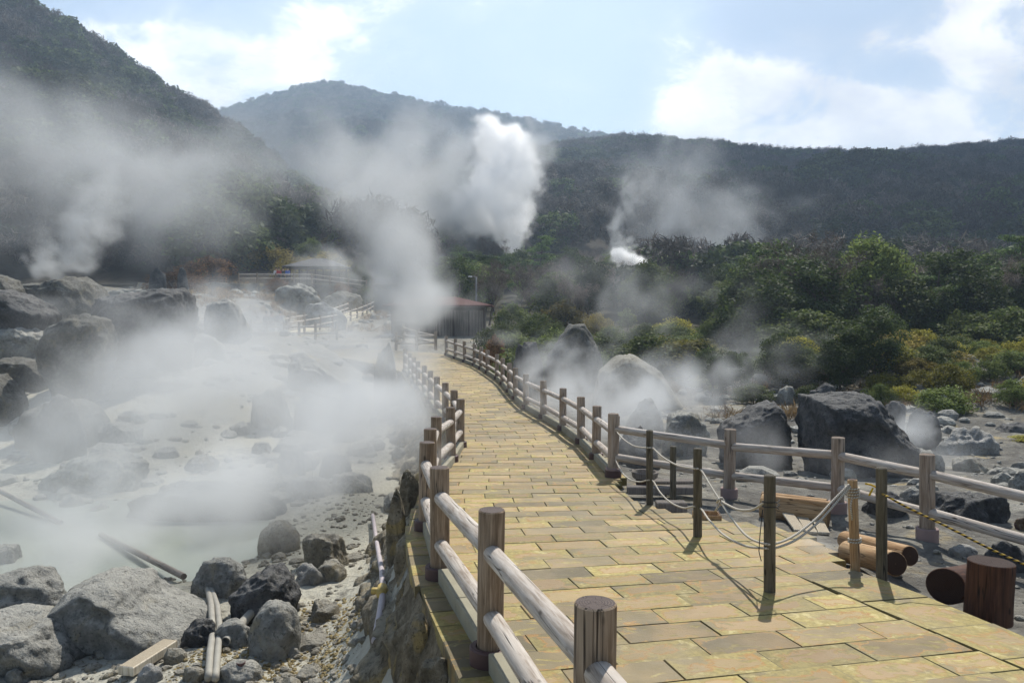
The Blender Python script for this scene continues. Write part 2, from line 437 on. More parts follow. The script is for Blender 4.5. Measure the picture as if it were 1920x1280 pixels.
while s < cs[-1] - .3:
    p, t, nr = at_s(s + ROWH / 2)
    ts = np.arange(-4.5, 6, .04); X = p.x + nr.x * ts; Y = p.y + nr.y * ts
    rlim = np.where(Y < 6.85, np.minimum(XR(Y), XLINE(Y)), XR(Y))
    ins = (X > XL(Y)) & (X < rlim)
    if ins.any():
        i0 = np.argmin(np.abs(ts)) if ins[np.argmin(np.abs(ts))] else int(np.argmax(ins))
        a_ = i0
        while a_ > 0 and ins[a_-1]: a_ -= 1
        b_ = i0
        while b_ < len(ts) - 1 and ins[b_+1]: b_ += 1
        t0, t1 = ts[a_], ts[b_]
        SL = .64
        cuts = [t0]; c0 = t0 + SL * ((row % 2) * .5 + random.uniform(.35, .6))
        while c0 < t1 - .15:
            cuts.append(c0); c0 += SL * random.choice((1, 1, 1, .98, 1.03))
        cuts.append(t1)
        pa, ta, na = at_s(s); pb, tb, nb = at_s(s + ROWH)
        for k in range(len(cuts) - 1):
            A, B = cuts[k], cuts[k+1]
            slab([pa + na * A, pa + na * B, pb + nb * B, pb + nb * A])
    s += ROWH; row += 1
# the edge strip of larger slabs past the long joint
ye = -4.0
while ye < 6.7:
    st = random.uniform(.52, .66); y2 = min(ye + st, 6.85)
    m0 = .5
    xa0, xa1 = float(XLINE(ye)) + .006, float(XLINE(y2)) + .006
    xb0, xb1 = float(XR(ye)), float(XR(y2))
    w = max(xb0 - xa0, xb1 - xa1); nsp = 1 if w < .95 else 2
    for k in range(nsp):
        f0, f1 = k / nsp, (k + 1) / nsp
        sk = .22
        slab([(xa0 + (xb0-xa0)*f0, ye + sk * f0 * (xb0-xa0)), (xa0 + (xb0-xa0)*f1, ye + sk * f1 * (xb0-xa0)), (xa1 + (xb1-xa1)*f1, y2 + sk * f1 * (xb1-xa1)), (xa1 + (xb1-xa1)*f0, y2 + sk * f0 * (xb1-xa1))])
    ye = y2 + .004
q = M_('sulphur_paving', .82, .3)
at = q.nt.nodes.new('ShaderNodeAttribute'); at.attribute_name = 'slab'
rr = q.sep(at.outputs['Vector']); r1, r2 = rr[0], rr[1]
uv = q.sep(q.tc.outputs['UV'])
def edge_d(u): return q.math('MINIMUM', u, q.math('SUBTRACT', 1, u))
ed = q.math('MINIMUM', q.math('MULTIPLY', edge_d(uv[0]), .60), q.math('MULTIPLY', edge_d(uv[1]), .34))
wv = q.vmath('ADD', q.pos, q.comb(q.math('MULTIPLY', r1, 7.), q.math('MULTIPLY', r2, 7.), 0))
w1 = q.noise(wv, 5.5, 5, .6, .6); w2 = q.noise(wv, 26, 4, .6)
e2 = q.math('ADD', ed, q.math('MULTIPLY', q.math('SUBTRACT', w1, .5), .42))
e2 = q.math('ADD', e2, q.math('MULTIPLY', q.math('SUBTRACT', r2, .5), .17))
streak = q.smooth(q.noise(q.vmath('MULTIPLY', wv, (1, 2.2, 1)), 3.4, 5, .62, 1.2), .53, .62)
core = q.math('MULTIPLY', q.smooth(e2, .040, .052), q.math('SUBTRACT', 1, q.math('MULTIPLY', streak, .9)))
ringm = q.math('MULTIPLY', q.smooth(e2, .015, .044), q.math('SUBTRACT', 1, q.smooth(e2, .047, .066)))
outer = q.mix(q.smooth(w2, .35, .65), (.275, .213, .055), (.395, .31, .088))
outer = q.mix(q.smooth(q.noise(wv, 3.2, 4, .6, .5), .52, .64), outer, (.245, .19, .085))
outer = q.mix(q.math('MULTIPLY', q.smooth(q.noise(wv, 9, 5, .65, .4), .56, .66), .8), outer, (.53, .44, .18))
tan_ = q.mix(r1, (.43, .285, .135), (.38, .27, .115))
tan_ = q.mix(q.smooth(q.math('SUBTRACT', q.math('ADD', r2, q.noise(wv, 2.5, 3)), .5), .50, .95), tan_, (.21, .165, .08))
tan_ = q.mix(q.math('MULTIPLY', q.noise(wv, 60, 3, .7), .3), tan_, (.22, .17, .09))
c = q.mix(core, outer, tan_)
vb_ = q.math('ADD', .56, q.math('MULTIPLY', q.math('FRACT', q.math('MULTIPLY', q.math('ADD', r1, r2), 7.3)), .5))
c = q.mix(1, c, q.comb(vb_, vb_, q.math('MULTIPLY', vb_, 1.0)), 'MULTIPLY')
c = q.mix(q.math('MULTIPLY', ringm, q.math('ADD', .35, q.math('MULTIPLY', r1, .65))), c, (.33, .175, .045))
# dirty joints
c = q.mix(q.math('MULTIPLY', q.math('SUBTRACT', 1, q.smooth(ed, .001, .008)), .45), c, (.09, .08, .045))
# broad wear along the walkway
c = q.mix(q.math('MULTIPLY', q.smooth(q.noise(q.pos, 1.1, 5, .62), .48, .66), .5), c, (.25, .195, .11))
q.color(c)
q.normal(q.bump(q.math('ADD', q.math('MULTIPLY', core, .35), q.math('ADD', q.math('MULTIPLY', w2, .5), q.math('MULTIPLY', q.noise(wv, 90, 3, .7), .35))), .45, .012))
q.rough(q.mix(w1, (.5, .5, .5), (.82, .82, .82)))
PAVE = q.m
me = np_mesh('path', np.array(slab_v), slab_f, PAVE, False, slab_uv)
av = me.attributes.new('slab', 'FLOAT_VECTOR', 'FACE')
av.data.foreach_set('vector', np.array([(a, b, 0) for a, b in slab_c], np.float32).ravel())
obj('path', me, kind='structure', label='sulphur yellow stone slab walkway curving away between log fences')

# ------------------------------------------------------------------ logs and fences
def log_mesh(name, L, r, m, n=18, seg=7, wob=.012, cham=.006, taper=0, seed=0):
    """a log along +Z from 0 to L, bevelled ends"""
    rs = np.random.default_rng(seed)
    zs = [0, 0] + list(np.linspace(cham, L - cham, seg)) + [L, L]
    rad = [r * .02, r - cham] + [r] * seg + [r - cham, r * .02]
    zs[-1] = L + .0008
    v = []
    ph = rs.uniform(0, 6.28, 4)
    for z, k in zip(zs, rad):
        t = z / L
        for i in range(n):
            a = 2 * math.pi * i / n
            k2 = k * (1 - taper * t) * (1 + wob * (math.sin(2 * a + ph[0]) + .6 * math.sin(3 * a + 5 * t + ph[1])) * (1 if k > r * .1 else 0))
            v.append((k2 * math.cos(a) + r * wob * 1.5 * math.sin(3 * t + ph[2]), k2 * math.sin(a) + r * wob * 1.5 * math.sin(4 * t + ph[3]), z))
    m_ = len(zs); i = np.arange(m_ - 1)[:, None] * n; k = np.arange(n)[None]; k2 = (k + 1) % n
    f = np.stack([i + k, i + k2, i + n + k2, i + n + k], -1).reshape(-1, 4)
    return np_mesh(name, np.array(v), f, m, True)

def orient(o, a, b):
    a, b = Vector(a), Vector(b)
    o.location = a; o.rotation_mode = 'QUATERNION'; o.rotation_quaternion = (b - a).to_track_quat('Z', 'X'); return o

def add_sharp(me, ang=40):
    me.set_sharp_from_angle(angle=R(ang)); return me

def collar_mesh(name, r, h, m, inner):
    v, f = [], []; n = 24
    for rr_, z in ((r, 0), (r, h - .008), (r - .008, h), (inner, h), (inner, h - .03)):
        for i in range(n): v.append((rr_ * math.cos(6.2832*i/n), rr_ * math.sin(6.2832*i/n), z))
    for l in range(4):
        for i in range(n): f.append((l*n+i, l*n+(i+1)%n, (l+1)*n+(i+1)%n, (l+1)*n+i))
    return add_sharp(np_mesh(name, np.array(v), f, m))

POSTS = [add_sharp(log_mesh('post', 1.05, .082, W_POST, 24, 9, .012, .007, .0, k)) for k in range(4)]
POSTS_PALE = [add_sharp(log_mesh('post', 1.05, .082, wood('weathered_post_wood', (.13, .09, .06), (.29, .22, .16), (.45, .38, .31)), 20, 9, .012, .007, .0, k + 9)) for k in range(2)]
COLLARS = (collar_mesh('collar', .128, .12, M_COLLAR, .09), collar_mesh('collar', .12, .15, M_COLLAR2, .09))

def fence(name, pts, label, group=None, H=.95, rails=(.70, .30), pale=False, collars=0, rr_=.058, zoff=0, skip=(), zf=None, lite=False):
    root = empty(name, (pts[0][0], pts[0][1], 0), label=label, cat='fence', group=group)
    root_m = Matrix.Translation(root.location)
    zs_ = []
    for i, (x, y) in enumerate(pts):
        z = (zf(x, y) if zf else float(zpath(y))) + zoff; zs_.append(z)
        src = (POSTS_PALE if pale else POSTS); m_ = src[i % len(src)]
        o = bpy.data.objects.new('post', m_); link(o, root)
        o.location = Vector((x, y, z - .1)) - root.location
        o.scale = (1, 1, (H + .1) / 1.05)
        o.rotation_euler = (random.uniform(-.016, .016), random.uniform(-.016, .016), random.uniform(0, 6))
        if not lite:
            c_ = bpy.data.objects.new('collar', COLLARS[collars]); link(c_, o); c_.location = (0, 0, .09); c_.scale = (1, 1, 1.05 / (H + .1))
    for i in range(len(pts) - 1):
        if i in skip: continue
        for h in rails:
            a_ = Vector((*pts[i], zs_[i] + h)); b_ = Vector((*pts[i+1], zs_[i+1] + h))
            a_.z += random.uniform(-.012, .012); b_.z += random.uniform(-.012, .012)
            d = (b_ - a_).normalized() * .02
            m_ = add_sharp(log_mesh('rail', (b_ - a_).length - .04, rr_ * random.uniform(.94, 1.05), W_RAIL, 16 if not lite else 8, 11 if not lite else 4, .02, .006, 0, random.randrange(9999)), 50)
            o = bpy.data.objects.new('rail', m_); link(o, root)
            orient(o, a_ + d - root.location, b_ - d - root.location)
    return root

fence('log_fence', LP, 'weathered log fence along the pool side of the yellow walkway, nearest the camera')
fence('log_fence', RP, 'weathered log fence along the rock gully side of the yellow walkway', pale=True)
fence('log_fence', BP, 'log fence branching off behind the rope barrier towards dark boulders', pale=True, collars=1, skip=(), zf=lambda x, y: float(zpath(y)) if x < 2 else hz1(x, y) + .0, zoff=.0, H=.98, rails=(.74, .32))

# kerb blocks under the rails
M_KERB = flat('kerb_stone', (.30, .275, .20), .9, .2, .25)
def kerb(name, pts, off, w=.12, h=.13, label=''):
    mb = MB()
    for (x0, y0), (x1, y1) in zip(pts[:-1], pts[1:]):
        a_, b_ = Vector((x0, y0)), Vector((x1, y1)); d = (b_ - a_); L = d.length; d.normalize(); nr = Vector((d.y, -d.x))
        nblk = 2 if L > 1.2 else 1
        for k in range(nblk):
            s0 = .14 + (L - .28) * k / nblk; s1 = .14 + (L - .28) * (k + 1) / nblk - .008
            c = a_ + d * (s0 + s1) / 2 + nr * off; z0 = float(zpath((a_ + d * s0).y)); z1 = float(zpath((a_ + d * s1).y))
            dz = z1 - z0; l3 = Vector((d.x * (s1-s0), d.y * (s1-s0), dz)); q_ = l3.to_track_quat('Y', 'Z').to_matrix()
            mb.box((c.x, c.y, (z0 + z1) / 2 + h / 2 - .01), (w, s1 - s0, h), ch=.008, mat=q_)
    o = mb.build(name, M_KERB, smooth=False, kind='structure', label=label)
    return o
kerb('kerb', LP, .02, label='grey stone kerb blocks between the posts on the pool side')
kerb('kerb', RP, .0, label='grey stone kerb blocks between the posts on the gully side')

# far fences
ZR = lerp_tab([(50, .55), (62, 1.1), (75, 1.9), (88, 2.7), (100, 3.5)])
RAMP = [(-15.6, 51), (-14.9, 62), (-15.2, 75), (-16.2, 88), (-17.3, 99)]
rc = catmull(RAMP, 6)
mb = MB(); v = []
lft, rgt = [], []
for i, p_ in enumerate(rc):
    t = (rc[min(i+1, len(rc)-1)] - rc[max(i-1, 0)]).normalized(); nr = Vector((t.y, -t.x))
    lft.append(p_ - nr * 1.25); rgt.append(p_ + nr * 1.25)
v = []
for a_, b_ in zip(lft, rgt):
    for p_, dz in ((a_, -1.6), (a_, 0), (b_, 0), (b_, -1.6)): v.append((p_.x, p_.y, float(ZR(p_.y)) + dz))
q = M_('ramp_deck', .9); q.color(q.mix(q.noise(q.pos, 3, 5), (.42, .36, .22), (.56, .50, .36)))
obj('path', np_mesh('ramp', np.array(v), grid_faces(len(rc), 4), q.m, False), kind='structure', label='pale ramp climbing the hillside between two fences beyond the steam')
def along(pts, step):
    out = [pts[0]]; acc = 0
    for a_, b_ in zip(pts[:-1], pts[1:]):
        L = (b_ - a_).length; 
        while acc + L >= step:
            a_ = a_ + (b_ - a_).normalized() * (step - acc); out.append(a_); L = (b_ - a_).length; acc = 0
        acc += L
    return [(p_.x, p_.y) for p_ in out]
rz = lambda x, y: float(ZR(y))
fence('log_fence', along([p_ + Vector((.1, 0)) for p_ in lft], 3.4), 'distant fence along the far side of the climbing ramp', zf=rz, H=1.1, rails=(.85, .4), lite=True)
fence('log_fence', along([p_ - Vector((.1, 0)) for p_ in rgt], 3.4), 'distant fence along the near side of the climbing ramp', zf=rz, H=1.1, rails=(.85, .4), lite=True)
fence('log_fence', [(-16.6, 50.5), (-15.4, 50.2), (-14.3, 49.9), (-13.3, 49.6), (-12.2, 49.3), (-10.8, 49)], 'distant fence crossing the foot of the climbing ramp beside misty walkers', zf=lambda x, y: .55, H=.98, lite=True)
fence('log_fence', [(-7.1, 52), (-5.6, 47.5), (-4.25, 44.2), (-5.3, 44), (-6.4, 43.8)], 'pale corner fence where the walkway bends before the red roofed shed', zf=lambda x, y: float(zpath(y)), H=.95, pale=True, lite=True)
tz = lerp_tab([(-34, 5.5), (-29, 5.45), (-22, 5.5), (-16, 4.75)])
fence('log_fence', [(-29.5 + 1.95 * k, 86 + .1 * k) for k in range(8)], 'distant terrace fence in front of the grey roofed shelter', zf=lambda x, y: float(tz(x)), H=1.05, rails=(.9, .45), lite=True)
fence('log_fence', [(-33 + 2.3 * k, 62) for k in range(4)], 'low distant fence behind the big block boulder', zf=lambda x, y: hz1(x, y), H=.9, lite=True)

# ------------------------------------------------------------------ retaining wall of rock on the pool side
ny, nv = 300, 40
yy_ = np.linspace(.5, 30, ny)[:, None]; vv = np.linspace(0, 1, nv)[None, :]
xt = XL(yy_) + .03; zt = zpath(yy_) - .035
ww = np.interp(yy_, [0, 5, 9, 14, 20, 30], [.95, .95, .85, 1.25, 1.2, .9])
xb = xt - ww; zb = hz(xb - .4, yy_ + 0 * xb) - .25
X = xt + (xb - xt) * vv ** 1.15; Z = zt + (zb - zt) * (vv ** .85)
k1 = ridged(X * .9 + 3, yy_ * .9, Z * .9, 3) - .45; k2 = fbm(X * 2.6, yy_ * 2.6, Z * 2.6, 4)
amp = np.clip(vv * 5, 0, 1)
dd = amp * (.42 * k1 + .14 * k2)
X = X - dd * .8; Z = Z + dd * .5; Y_ = yy_ + amp * .15 * fbm(X * 1.5 + 9, yy_ * 1.5, Z * 1.5, 3)
Z = np.minimum(Z, zt - .02 * np.clip(vv * 40, 0, 1))
me = np_mesh('retaining_wall', np.stack([X, Y_, Z], -1).reshape(-1, 3), grid_faces(ny, nv)[:, ::-1], RK_WALL)
obj('retaining_wall', me, label='rough yellow brown rock wall holding up the walkway above the pool', cat='wall')

# ------------------------------------------------------------------ boulders
_ico = {}
def ico(sub):
    if sub not in _ico:
        bm = bmesh.new(); bmesh.ops.create_icosphere(bm, subdivisions=sub, radius=1)
        _ico[sub] = (np.array([v_.co[:] for v_ in bm.verts]), np.array([[q_.index for q_ in f.verts] for f in bm.faces])); bm.free()
    return _ico[sub]

def rock_mesh(name, seed, dims, m, sub=5, planes=7, rough=1., lean=0., shoulder=0., flat_top=None, round_=.0):
    d, f = ico(sub); rs = np.random.default_rng(seed); o = rs.uniform(-50, 50, 3)
    r = np.ones(len(d))
    for k in range(planes):
        n_ = rs.normal(size=3); n_[2] *= .6; n_ /= np.linalg.norm(n_); off = rs.uniform(.60, .9) + round_ * .1
        c_ = d @ n_
        r = np.minimum(r, np.where(c_ > .05, off / np.maximum(c_, .05), 9))
    if flat_top: r = np.minimum(r, np.where(d[:, 2] > .05, flat_top / np.maximum(d[:, 2], .05), 9))
    p = d * r[:, None]
    a = fbm(p[:, 0] * 1.4 + o[0], p[:, 1] * 1.4 + o[1], p[:, 2] * 1.4 + o[2], 3)
    b = ridged(p[:, 0] * 2.6 + o[1], p[:, 1] * 2.6 + o[2], p[:, 2] * 2.6 + o[0], 4) - .5
    c_ = fbm(p[:, 0] * 9 + o[2], p[:, 1] * 9 + o[0], p[:, 2] * 9 + o[1], 4)
    p = p + d * (.16 * a + .12 * b + .03 * c_)[:, None] * rough
    p[:, 0] /= np.abs(p[:, 0]).max(); p[:, 1] /= np.abs(p[:, 1]).max()
    zmx = p[:, 2].max(); p[:, 2] = np.where(p[:, 2] > 0, np.abs(p[:, 2] / zmx) ** .72, p[:, 2] * .6)
    p[:, 2] *= 1 - shoulder * np.clip((p[:, 0] + .2) / 1.2, 0, 1)
    p[:, 0] += lean * np.clip(p[:, 2], 0, 1)
    p = p * (np.array(dims) * np.array((.5, .5, 1)))[None]
    return np_mesh(name, p, f, m)

nb = [0]
def outline_rock(name, seed, poly, depth, m, sub=6, rough=1.):
    """poly: outline in metres about the rock's middle (x right, z up); the body bulges to a real depth behind and before it"""
    d, f = ico(sub); rs = np.random.default_rng(seed); o = rs.uniform(-50, 50, 3)
    th = np.arctan2(d[:, 2], d[:, 0])
    A = []; n = len(poly)
    for i in range(n):
        (xa, za), (xb, zb) = poly[i], poly[(i + 1) % n]
        for t in np.linspace(0, 1, 14, endpoint=False): A.append((xa + (xb - xa) * t, za + (zb - za) * t))
    A = np.array(A); ta = np.arctan2(A[:, 1], A[:, 0]); ra = np.hypot(A[:, 0], A[:, 1]); i = np.argsort(ta)
    rho = np.interp(th, ta[i], ra[i], period=2 * math.pi)
    s_ = np.hypot(d[:, 0], d[:, 2]); R0 = ra.mean()
    side = 1 + .25 * fbm(d[:, 0] * 1.3 + o[0], d[:, 1] * .5, d[:, 2] * 1.3 + o[1], 3)
    p = np.stack([rho * np.cos(th) * s_ ** .55, np.sign(d[:, 1]) * np.abs(d[:, 1]) ** .75 * depth / 2 * side, rho * np.sin(th) * s_ ** .55], -1)
    q_ = p / R0
    a = ridged(q_[:, 0] * 1.6 + o[1], q_[:, 1] * 1.6 + o[2], q_[:, 2] * 1.6 + o[0], 4) - .5
    c_ = fbm(q_[:, 0] * 5 + o[2], q_[:, 1] * 5 + o[0], q_[:, 2] * 5 + o[1], 5, .6)
    p = p + d * ((.15 * a + .04 * c_) * R0 * rough)[:, None]
    return np_mesh(name, p, f, m)
def boulder(x0, y0, x1, y1, label, m=RK_GREY, Y=None, depth=.85, sub=5, base=None, sink=.12, group=None, poly=None, **k):
    """a rock whose outline fills the given patch of the photo, standing on the ground where its base meets it"""
    nb[0] += 1
    cx = (x0 + x1) / 2; base = base or y1
    g = P(cx, base, Y) if Y else G(cx, base)
    w = (x1 - x0) * g.y / F; dy = w * depth
    cy_ = g.y + dy * .38
    w = (x1 - x0) * cy_ / F
    top = P(cx, y0, cy_)
    zg = min(hz1(top.x, cy_), g.z) - .02
    h = top.z - zg
    if poly:
        gp_ = 590 + (CZ - zg) * F / cy_; poly = [(a_, max(b_, gp_ + 8) if b_ > base - .22 * (base - y0) else b_) for a_, b_ in poly]
        pc_ = (sum(p_[0] for p_ in poly) / len(poly), sum(p_[1] for p_ in poly) / len(poly)); k_ = cy_ / F
        pm = [((a_ - pc_[0]) * k_, (pc_[1] - b_) * k_) for a_, b_ in poly]
        c3 = P(pc_[0], pc_[1], cy_)
        me = outline_rock('boulder', nb[0] * 13 + 5, pm, dy * 1.1, m, max(sub, 5), k.get('rough', 1.))
        return obj('boulder', me, None, c3, label=label, cat='boulder', group=group)
    me = rock_mesh('boulder', nb[0] * 13 + 5, (w * 1.04, dy, h), m, sub, **k)
    return obj('boulder', me, None, (top.x, cy_, zg), label=label, cat='boulder', group=group)

B = boulder
# pool side, nearest first
B(-60, 1152, 156, 1262, 'pitted grey boulder cut off by the lower left corner', RK_GREY, rough=1.25, shoulder=.35, planes=5, poly=[(-60,1160),(0,1152),(50,1158),(95,1165),(130,1195),(156,1225),(140,1255),(-60,1268)])
B(118, 1078, 388, 1218, 'largest smooth grey boulder at the pool edge with a long sloping shoulder', RK_GREY, rough=.7, shoulder=.5, planes=5, poly=[(118,1185),(125,1120),(150,1090),(190,1078),(240,1085),(270,1105),(320,1135),(370,1165),(390,1188),(370,1208),(200,1224),(135,1218)])
B(-40, 1064, 152, 1160, 'misty grey boulder at the water edge behind the pitted one', RK_GREY, shoulder=.2)
B(-30, 1018, 42, 1078, 'small dark rock standing in the milky pool at its left edge', RK_GREY)
B(466, 1126, 566, 1236, 'round cracked grey boulder beside the broken pipes', RK_GREY, rough=.6, planes=3, round_=2, depth=1)
B(403, 1160, 470, 1214, 'oval grey rock wedged between the pipes and the round boulder', RK_GREY, rough=.6, planes=3)
B(328, 1163, 408, 1218, 'dark elongated rock just left of the pipes', RK_DARK, shoulder=-.4)
B(438, 1060, 558, 1168, 'dark jagged rock with wrinkled folds above the round boulder', RK_DARK, rough=1.6, planes=9, poly=[(438,1110),(470,1085),(500,1068),(520,1062),(540,1080),(558,1110),(552,1152),(485,1172),(445,1145)])
B(355, 1046, 470, 1124, 'pale boulder blurred by steam above the pipes', RK_GREY)
B(484, 974, 562, 1040, 'rounded tan boulder standing alone on pale mud', RK_TAN, rough=.5, planes=4, round_=1)
B(564, 1000, 656, 1068, 'square brown block rock beside the rounded tan boulder', RK_TAN, planes=8, flat_top=.75)
B(553, 1056, 614, 1098, 'knobbly pale rock under the square block', RK_PALE, sub=4, rough=1.4)
B(590, 1050, 652, 1090, 'low brown rock right below the square block', RK_TAN, sub=4)
B(566, 1124, 636, 1168, 'cluster like brown rock beside the round cracked boulder', RK_TAN, sub=4, rough=1.6)
B(528, 1210, 562, 1236, 'tiny hollow white stone at the foot of the round cracked boulder', RK_PALE, sub=4, rough=1.3)
B(408, 1236, 492, 1286, 'flat grey rock behind the brown pipe stub', RK_GREY, rough=.8)
B(256, 1243, 306, 1285, 'small egg shaped rock under the plank', RK_PALE, sub=4, planes=3, round_=2)
B(10, 1248, 62, 1284, 'lumpy small rock at the bottom left below the pitted boulder', RK_GREY, sub=4, rough=1.5)
B(335, 1250, 385, 1284, 'small brown rock between plank and pipes', RK_TAN, sub=4)
B(238, 902, 532, 990, 'long dark rock ridge rising from the steaming pool', RK_DARK, planes=9, depth=.35)
B(90, 842, 275, 925, 'cone shaped gravel mound beyond the pool', RK_GREY, rough=1.5, planes=2, depth=.8)
B(512, 836, 572, 895, 'blurred upright rock in thick steam', RK_GREY)
B(596, 851, 663, 900, 'dark rounded rock showing through steam near the wall', RK_DARK, planes=4)
B(618, 886, 702, 924, 'low flat slab below the dark rounded rock', RK_GREY, flat_top=.6)
B(538, 892, 622, 934, 'low pale slab left of the flat slab in steam', RK_PALE, flat_top=.6)
B(186, 540, 358, 705, 'huge square topped dark block boulder on the left slope', RK_DARK, Y=27, depth=.8, planes=8, flat_top=.72, sub=6, poly=[(188,585),(205,560),(260,550),(330,542),(354,548),(360,580),(352,640),(340,700),(200,708),(186,640)])
B(80, 590, 204, 745, 'overhanging brown boulder in front of the huge block', RK_MURK, Y=24.5, depth=.9, lean=.12, planes=7, poly=[(80,655),(100,615),(140,595),(170,590),(196,600),(206,640),(195,690),(185,745),(120,750),(85,690)])
B(-40, 546, 100, 612, 'flat topped dark slab boulder at the far left', RK_DARK, Y=28, flat_top=.7, poly=[(-60,556),(20,546),(62,560),(100,590),(88,612),(-60,620)])
B(-50, 516, 36, 565, 'rounded grey boulder high on the left edge', RK_MURK, Y=34, poly=[(-50,530),(0,516),(22,524),(36,548),(34,570),(-50,575)])
B(28, 520, 192, 612, 'pale streaked boulder below the rising plume', RK_MURK, Y=36, shoulder=.1, poly=[(28,560),(60,535),(110,530),(150,520),(172,532),(192,570),(190,618),(30,622)])
B(48, 742, 205, 838, 'smooth sloping boulder with a yellow stained edge', RK_MURK, rough=.5, shoulder=-.3, poly=[(45,800),(70,765),(110,748),(145,750),(185,790),(208,825),(190,845),(50,850)])
B(-60, 700, 40, 800, 'misty grey boulder on the left edge above the pool', RK_MURK, poly=[(-60,715),(0,702),(20,720),(36,750),(38,800),(-60,810)])
B(515, 656, 645, 735, 'slanting shard of rock in the thick of the steam', RK_GREY, shoulder=.6, planes=9)
B(465, 726, 552, 808, 'faint rounded rock left of two upright ones in steam', RK_GREY, Y=None)
B(548, 732, 604, 812, 'faint upright rock in the middle of the steam bank', RK_DARK)
B(625, 712, 695, 795, 'faint tall rock in steam near the walkway', RK_DARK)
B(697, 640, 748, 700, 'white crusted boulder close to the misty fence', RK_PALE, Y=27)
B(372, 560, 470, 640, 'pale rock outcrop right of the huge block', RK_PALE, Y=38)
B(330, 625, 420, 670, 'low white rock in front of the pale outcrop', RK_PALE, Y=31, sub=4)
B(560, 565, 650, 612, 'white mineral mound beside the climbing ramp', RK_PALE, Y=62, rough=1.3, depth=.6)
B(505, 530, 600, 572, 'grey rocky knoll under the terrace shelter', RK_GREY, Y=72, rough=1.4, depth=.6)
B(600, 545, 690, 580, 'brown rocky knoll above the ramp', RK_TAN, Y=82, rough=1.3, depth=.5)
B(280, 500, 312, 532, 'dark cave like rock on the hillside left of the walkers', RK_DARK, Y=74, sub=4)
B(330, 500, 352, 526, 'small dark rock beside pale streak on the hillside', RK_DARK, Y=76, sub=4)
B(0, 610, 110, 690, 'heap of pale broken rock on the left slope', RK_GREY, rough=1.3, depth=.9, poly=[(-30,640),(20,615),(60,612),(100,630),(125,670),(110,700),(-30,705)])
B(-20, 668, 90, 730, 'dark ledge below the heap of pale broken rock', RK_MURK, rough=1., poly=[(-30,690),(20,670),(70,676),(98,700),(95,738),(-30,742)])
B(60, 738, 160, 768, 'thin dark ledge above the smooth sloping boulder', RK_DARK, Y=20, sub=4)
# gully side
B(1362, 750, 1508, 900, 'dark craggy boulder left of the big wedge boulder', RK_DARK, Y=15.6, rough=1.1, planes=8, depth=.8, poly=[(1352,812),(1368,790),(1392,778),(1418,760),(1444,752),(1460,768),(1474,815),(1480,900),(1360,900)])
B(1498, 738, 1708, 935, 'largest dark wedge shaped boulder with a flat cut top', RK_DARK, Y=14.2, rough=.75, planes=6, shoulder=.55, flat_top=.85, sub=6, depth=.8, poly=[(1509,742),(1560,738),(1608,734),(1632,745),(1656,778),(1696,832),(1713,865),(1710,930),(1600,940),(1525,935),(1512,850),(1506,790)])
B(1516, 716, 1568, 760, 'rounded dark rock peeping over the wedge boulder', RK_DARK)
B(1455, 722, 1492, 760, 'small grey rock on the ridge between dark boulders', RK_GREY, sub=4)
B(1100, 655, 1290, 740, 'pale boulder with a long smooth slope in the gully', RK_TAN, Y=27, shoulder=.5, rough=.5, planes=5, poly=[(1110,745),(1125,695),(1158,668),(1185,664),(1230,692),(1285,728),(1280,750),(1120,752)])
B(1025, 604, 1118, 720, 'pointed dark pinnacle boulder in the gully steam', RK_MURK, Y=31, planes=9, poly=[(1015,705),(1030,665),(1052,632),(1068,610),(1094,608),(1112,640),(1132,690),(1125,730),(1025,730)])
B(945, 640, 1025, 705, 'dark slab boulder beside rusty grass behind the fence', RK_DARK, Y=29, flat_top=.7)
B(1175, 745, 1250, 815, 'steamy grey boulder with a white vein', RK_GREY, Y=19)
B(1235, 770, 1330, 830, 'steamy low boulder right of the veined one', RK_GREY, Y=17.5)
B(1158, 798, 1240, 832, 'dark crumbly rock mound behind the corner post', RK_DARK, Y=15, rough=1.5, sub=4)
B(1700, 765, 1765, 830, 'dark upright rock right of the wedge boulder', RK_DARK, Y=19)
B(1655, 750, 1700, 800, 'dark rock behind the shoulder of the wedge boulder', RK_DARK, Y=21)
B(1700, 838, 1770, 900, 'grey boulder behind the last dusty post', RK_GREY, Y=14.5)
B(1760, 800, 1870, 880, 'pale layered outcrop at the right', RK_PALE, Y=18, rough=1.3)
B(1775, 852, 1860, 905, 'tan slab leaning on the layered outcrop', RK_TAN, Y=15.5, shoulder=.4)
B(1860, 790, 1960, 850, 'dark outcrop under the right shrubs', RK_DARK, Y=20)
B(1688, 912, 1738, 952, 'striped grey rock between the two tall barrier posts', RK_GREY, sub=4)
B(1618, 918, 1702, 970, 'dark rock behind the lower rail', RK_DARK)
B(1735, 925, 1890, 985, 'dark flat boulder behind the last rails', RK_DARK, flat_top=.6)
B(1842, 1012, 1925, 1075, 'dark green grey rock below the striped rope', RK_DARK)
B(1902, 968, 1945, 1000, 'reddish rock at the right edge under the rail', rock_mat('red_rock', (.06, .03, .028), (.12, .065, .06), (.2, .12, .11)), sub=4)
B(1780, 1020, 1835, 1048, 'small sulphur crusted rock beside the dusty collar', RK_PALE, sub=4)
B(1895, 880, 1950, 930, 'misty grey rock on the right edge', RK_GREY)
B(1230, 640, 1300, 680, 'white mineral outcrop under bright green shrubs', RK_PALE, Y=52, rough=1.5)
B(1335, 690, 1450, 735, 'bluish white mineral outcrop at the forest foot', RK_PALE, Y=42, rough=1.6)
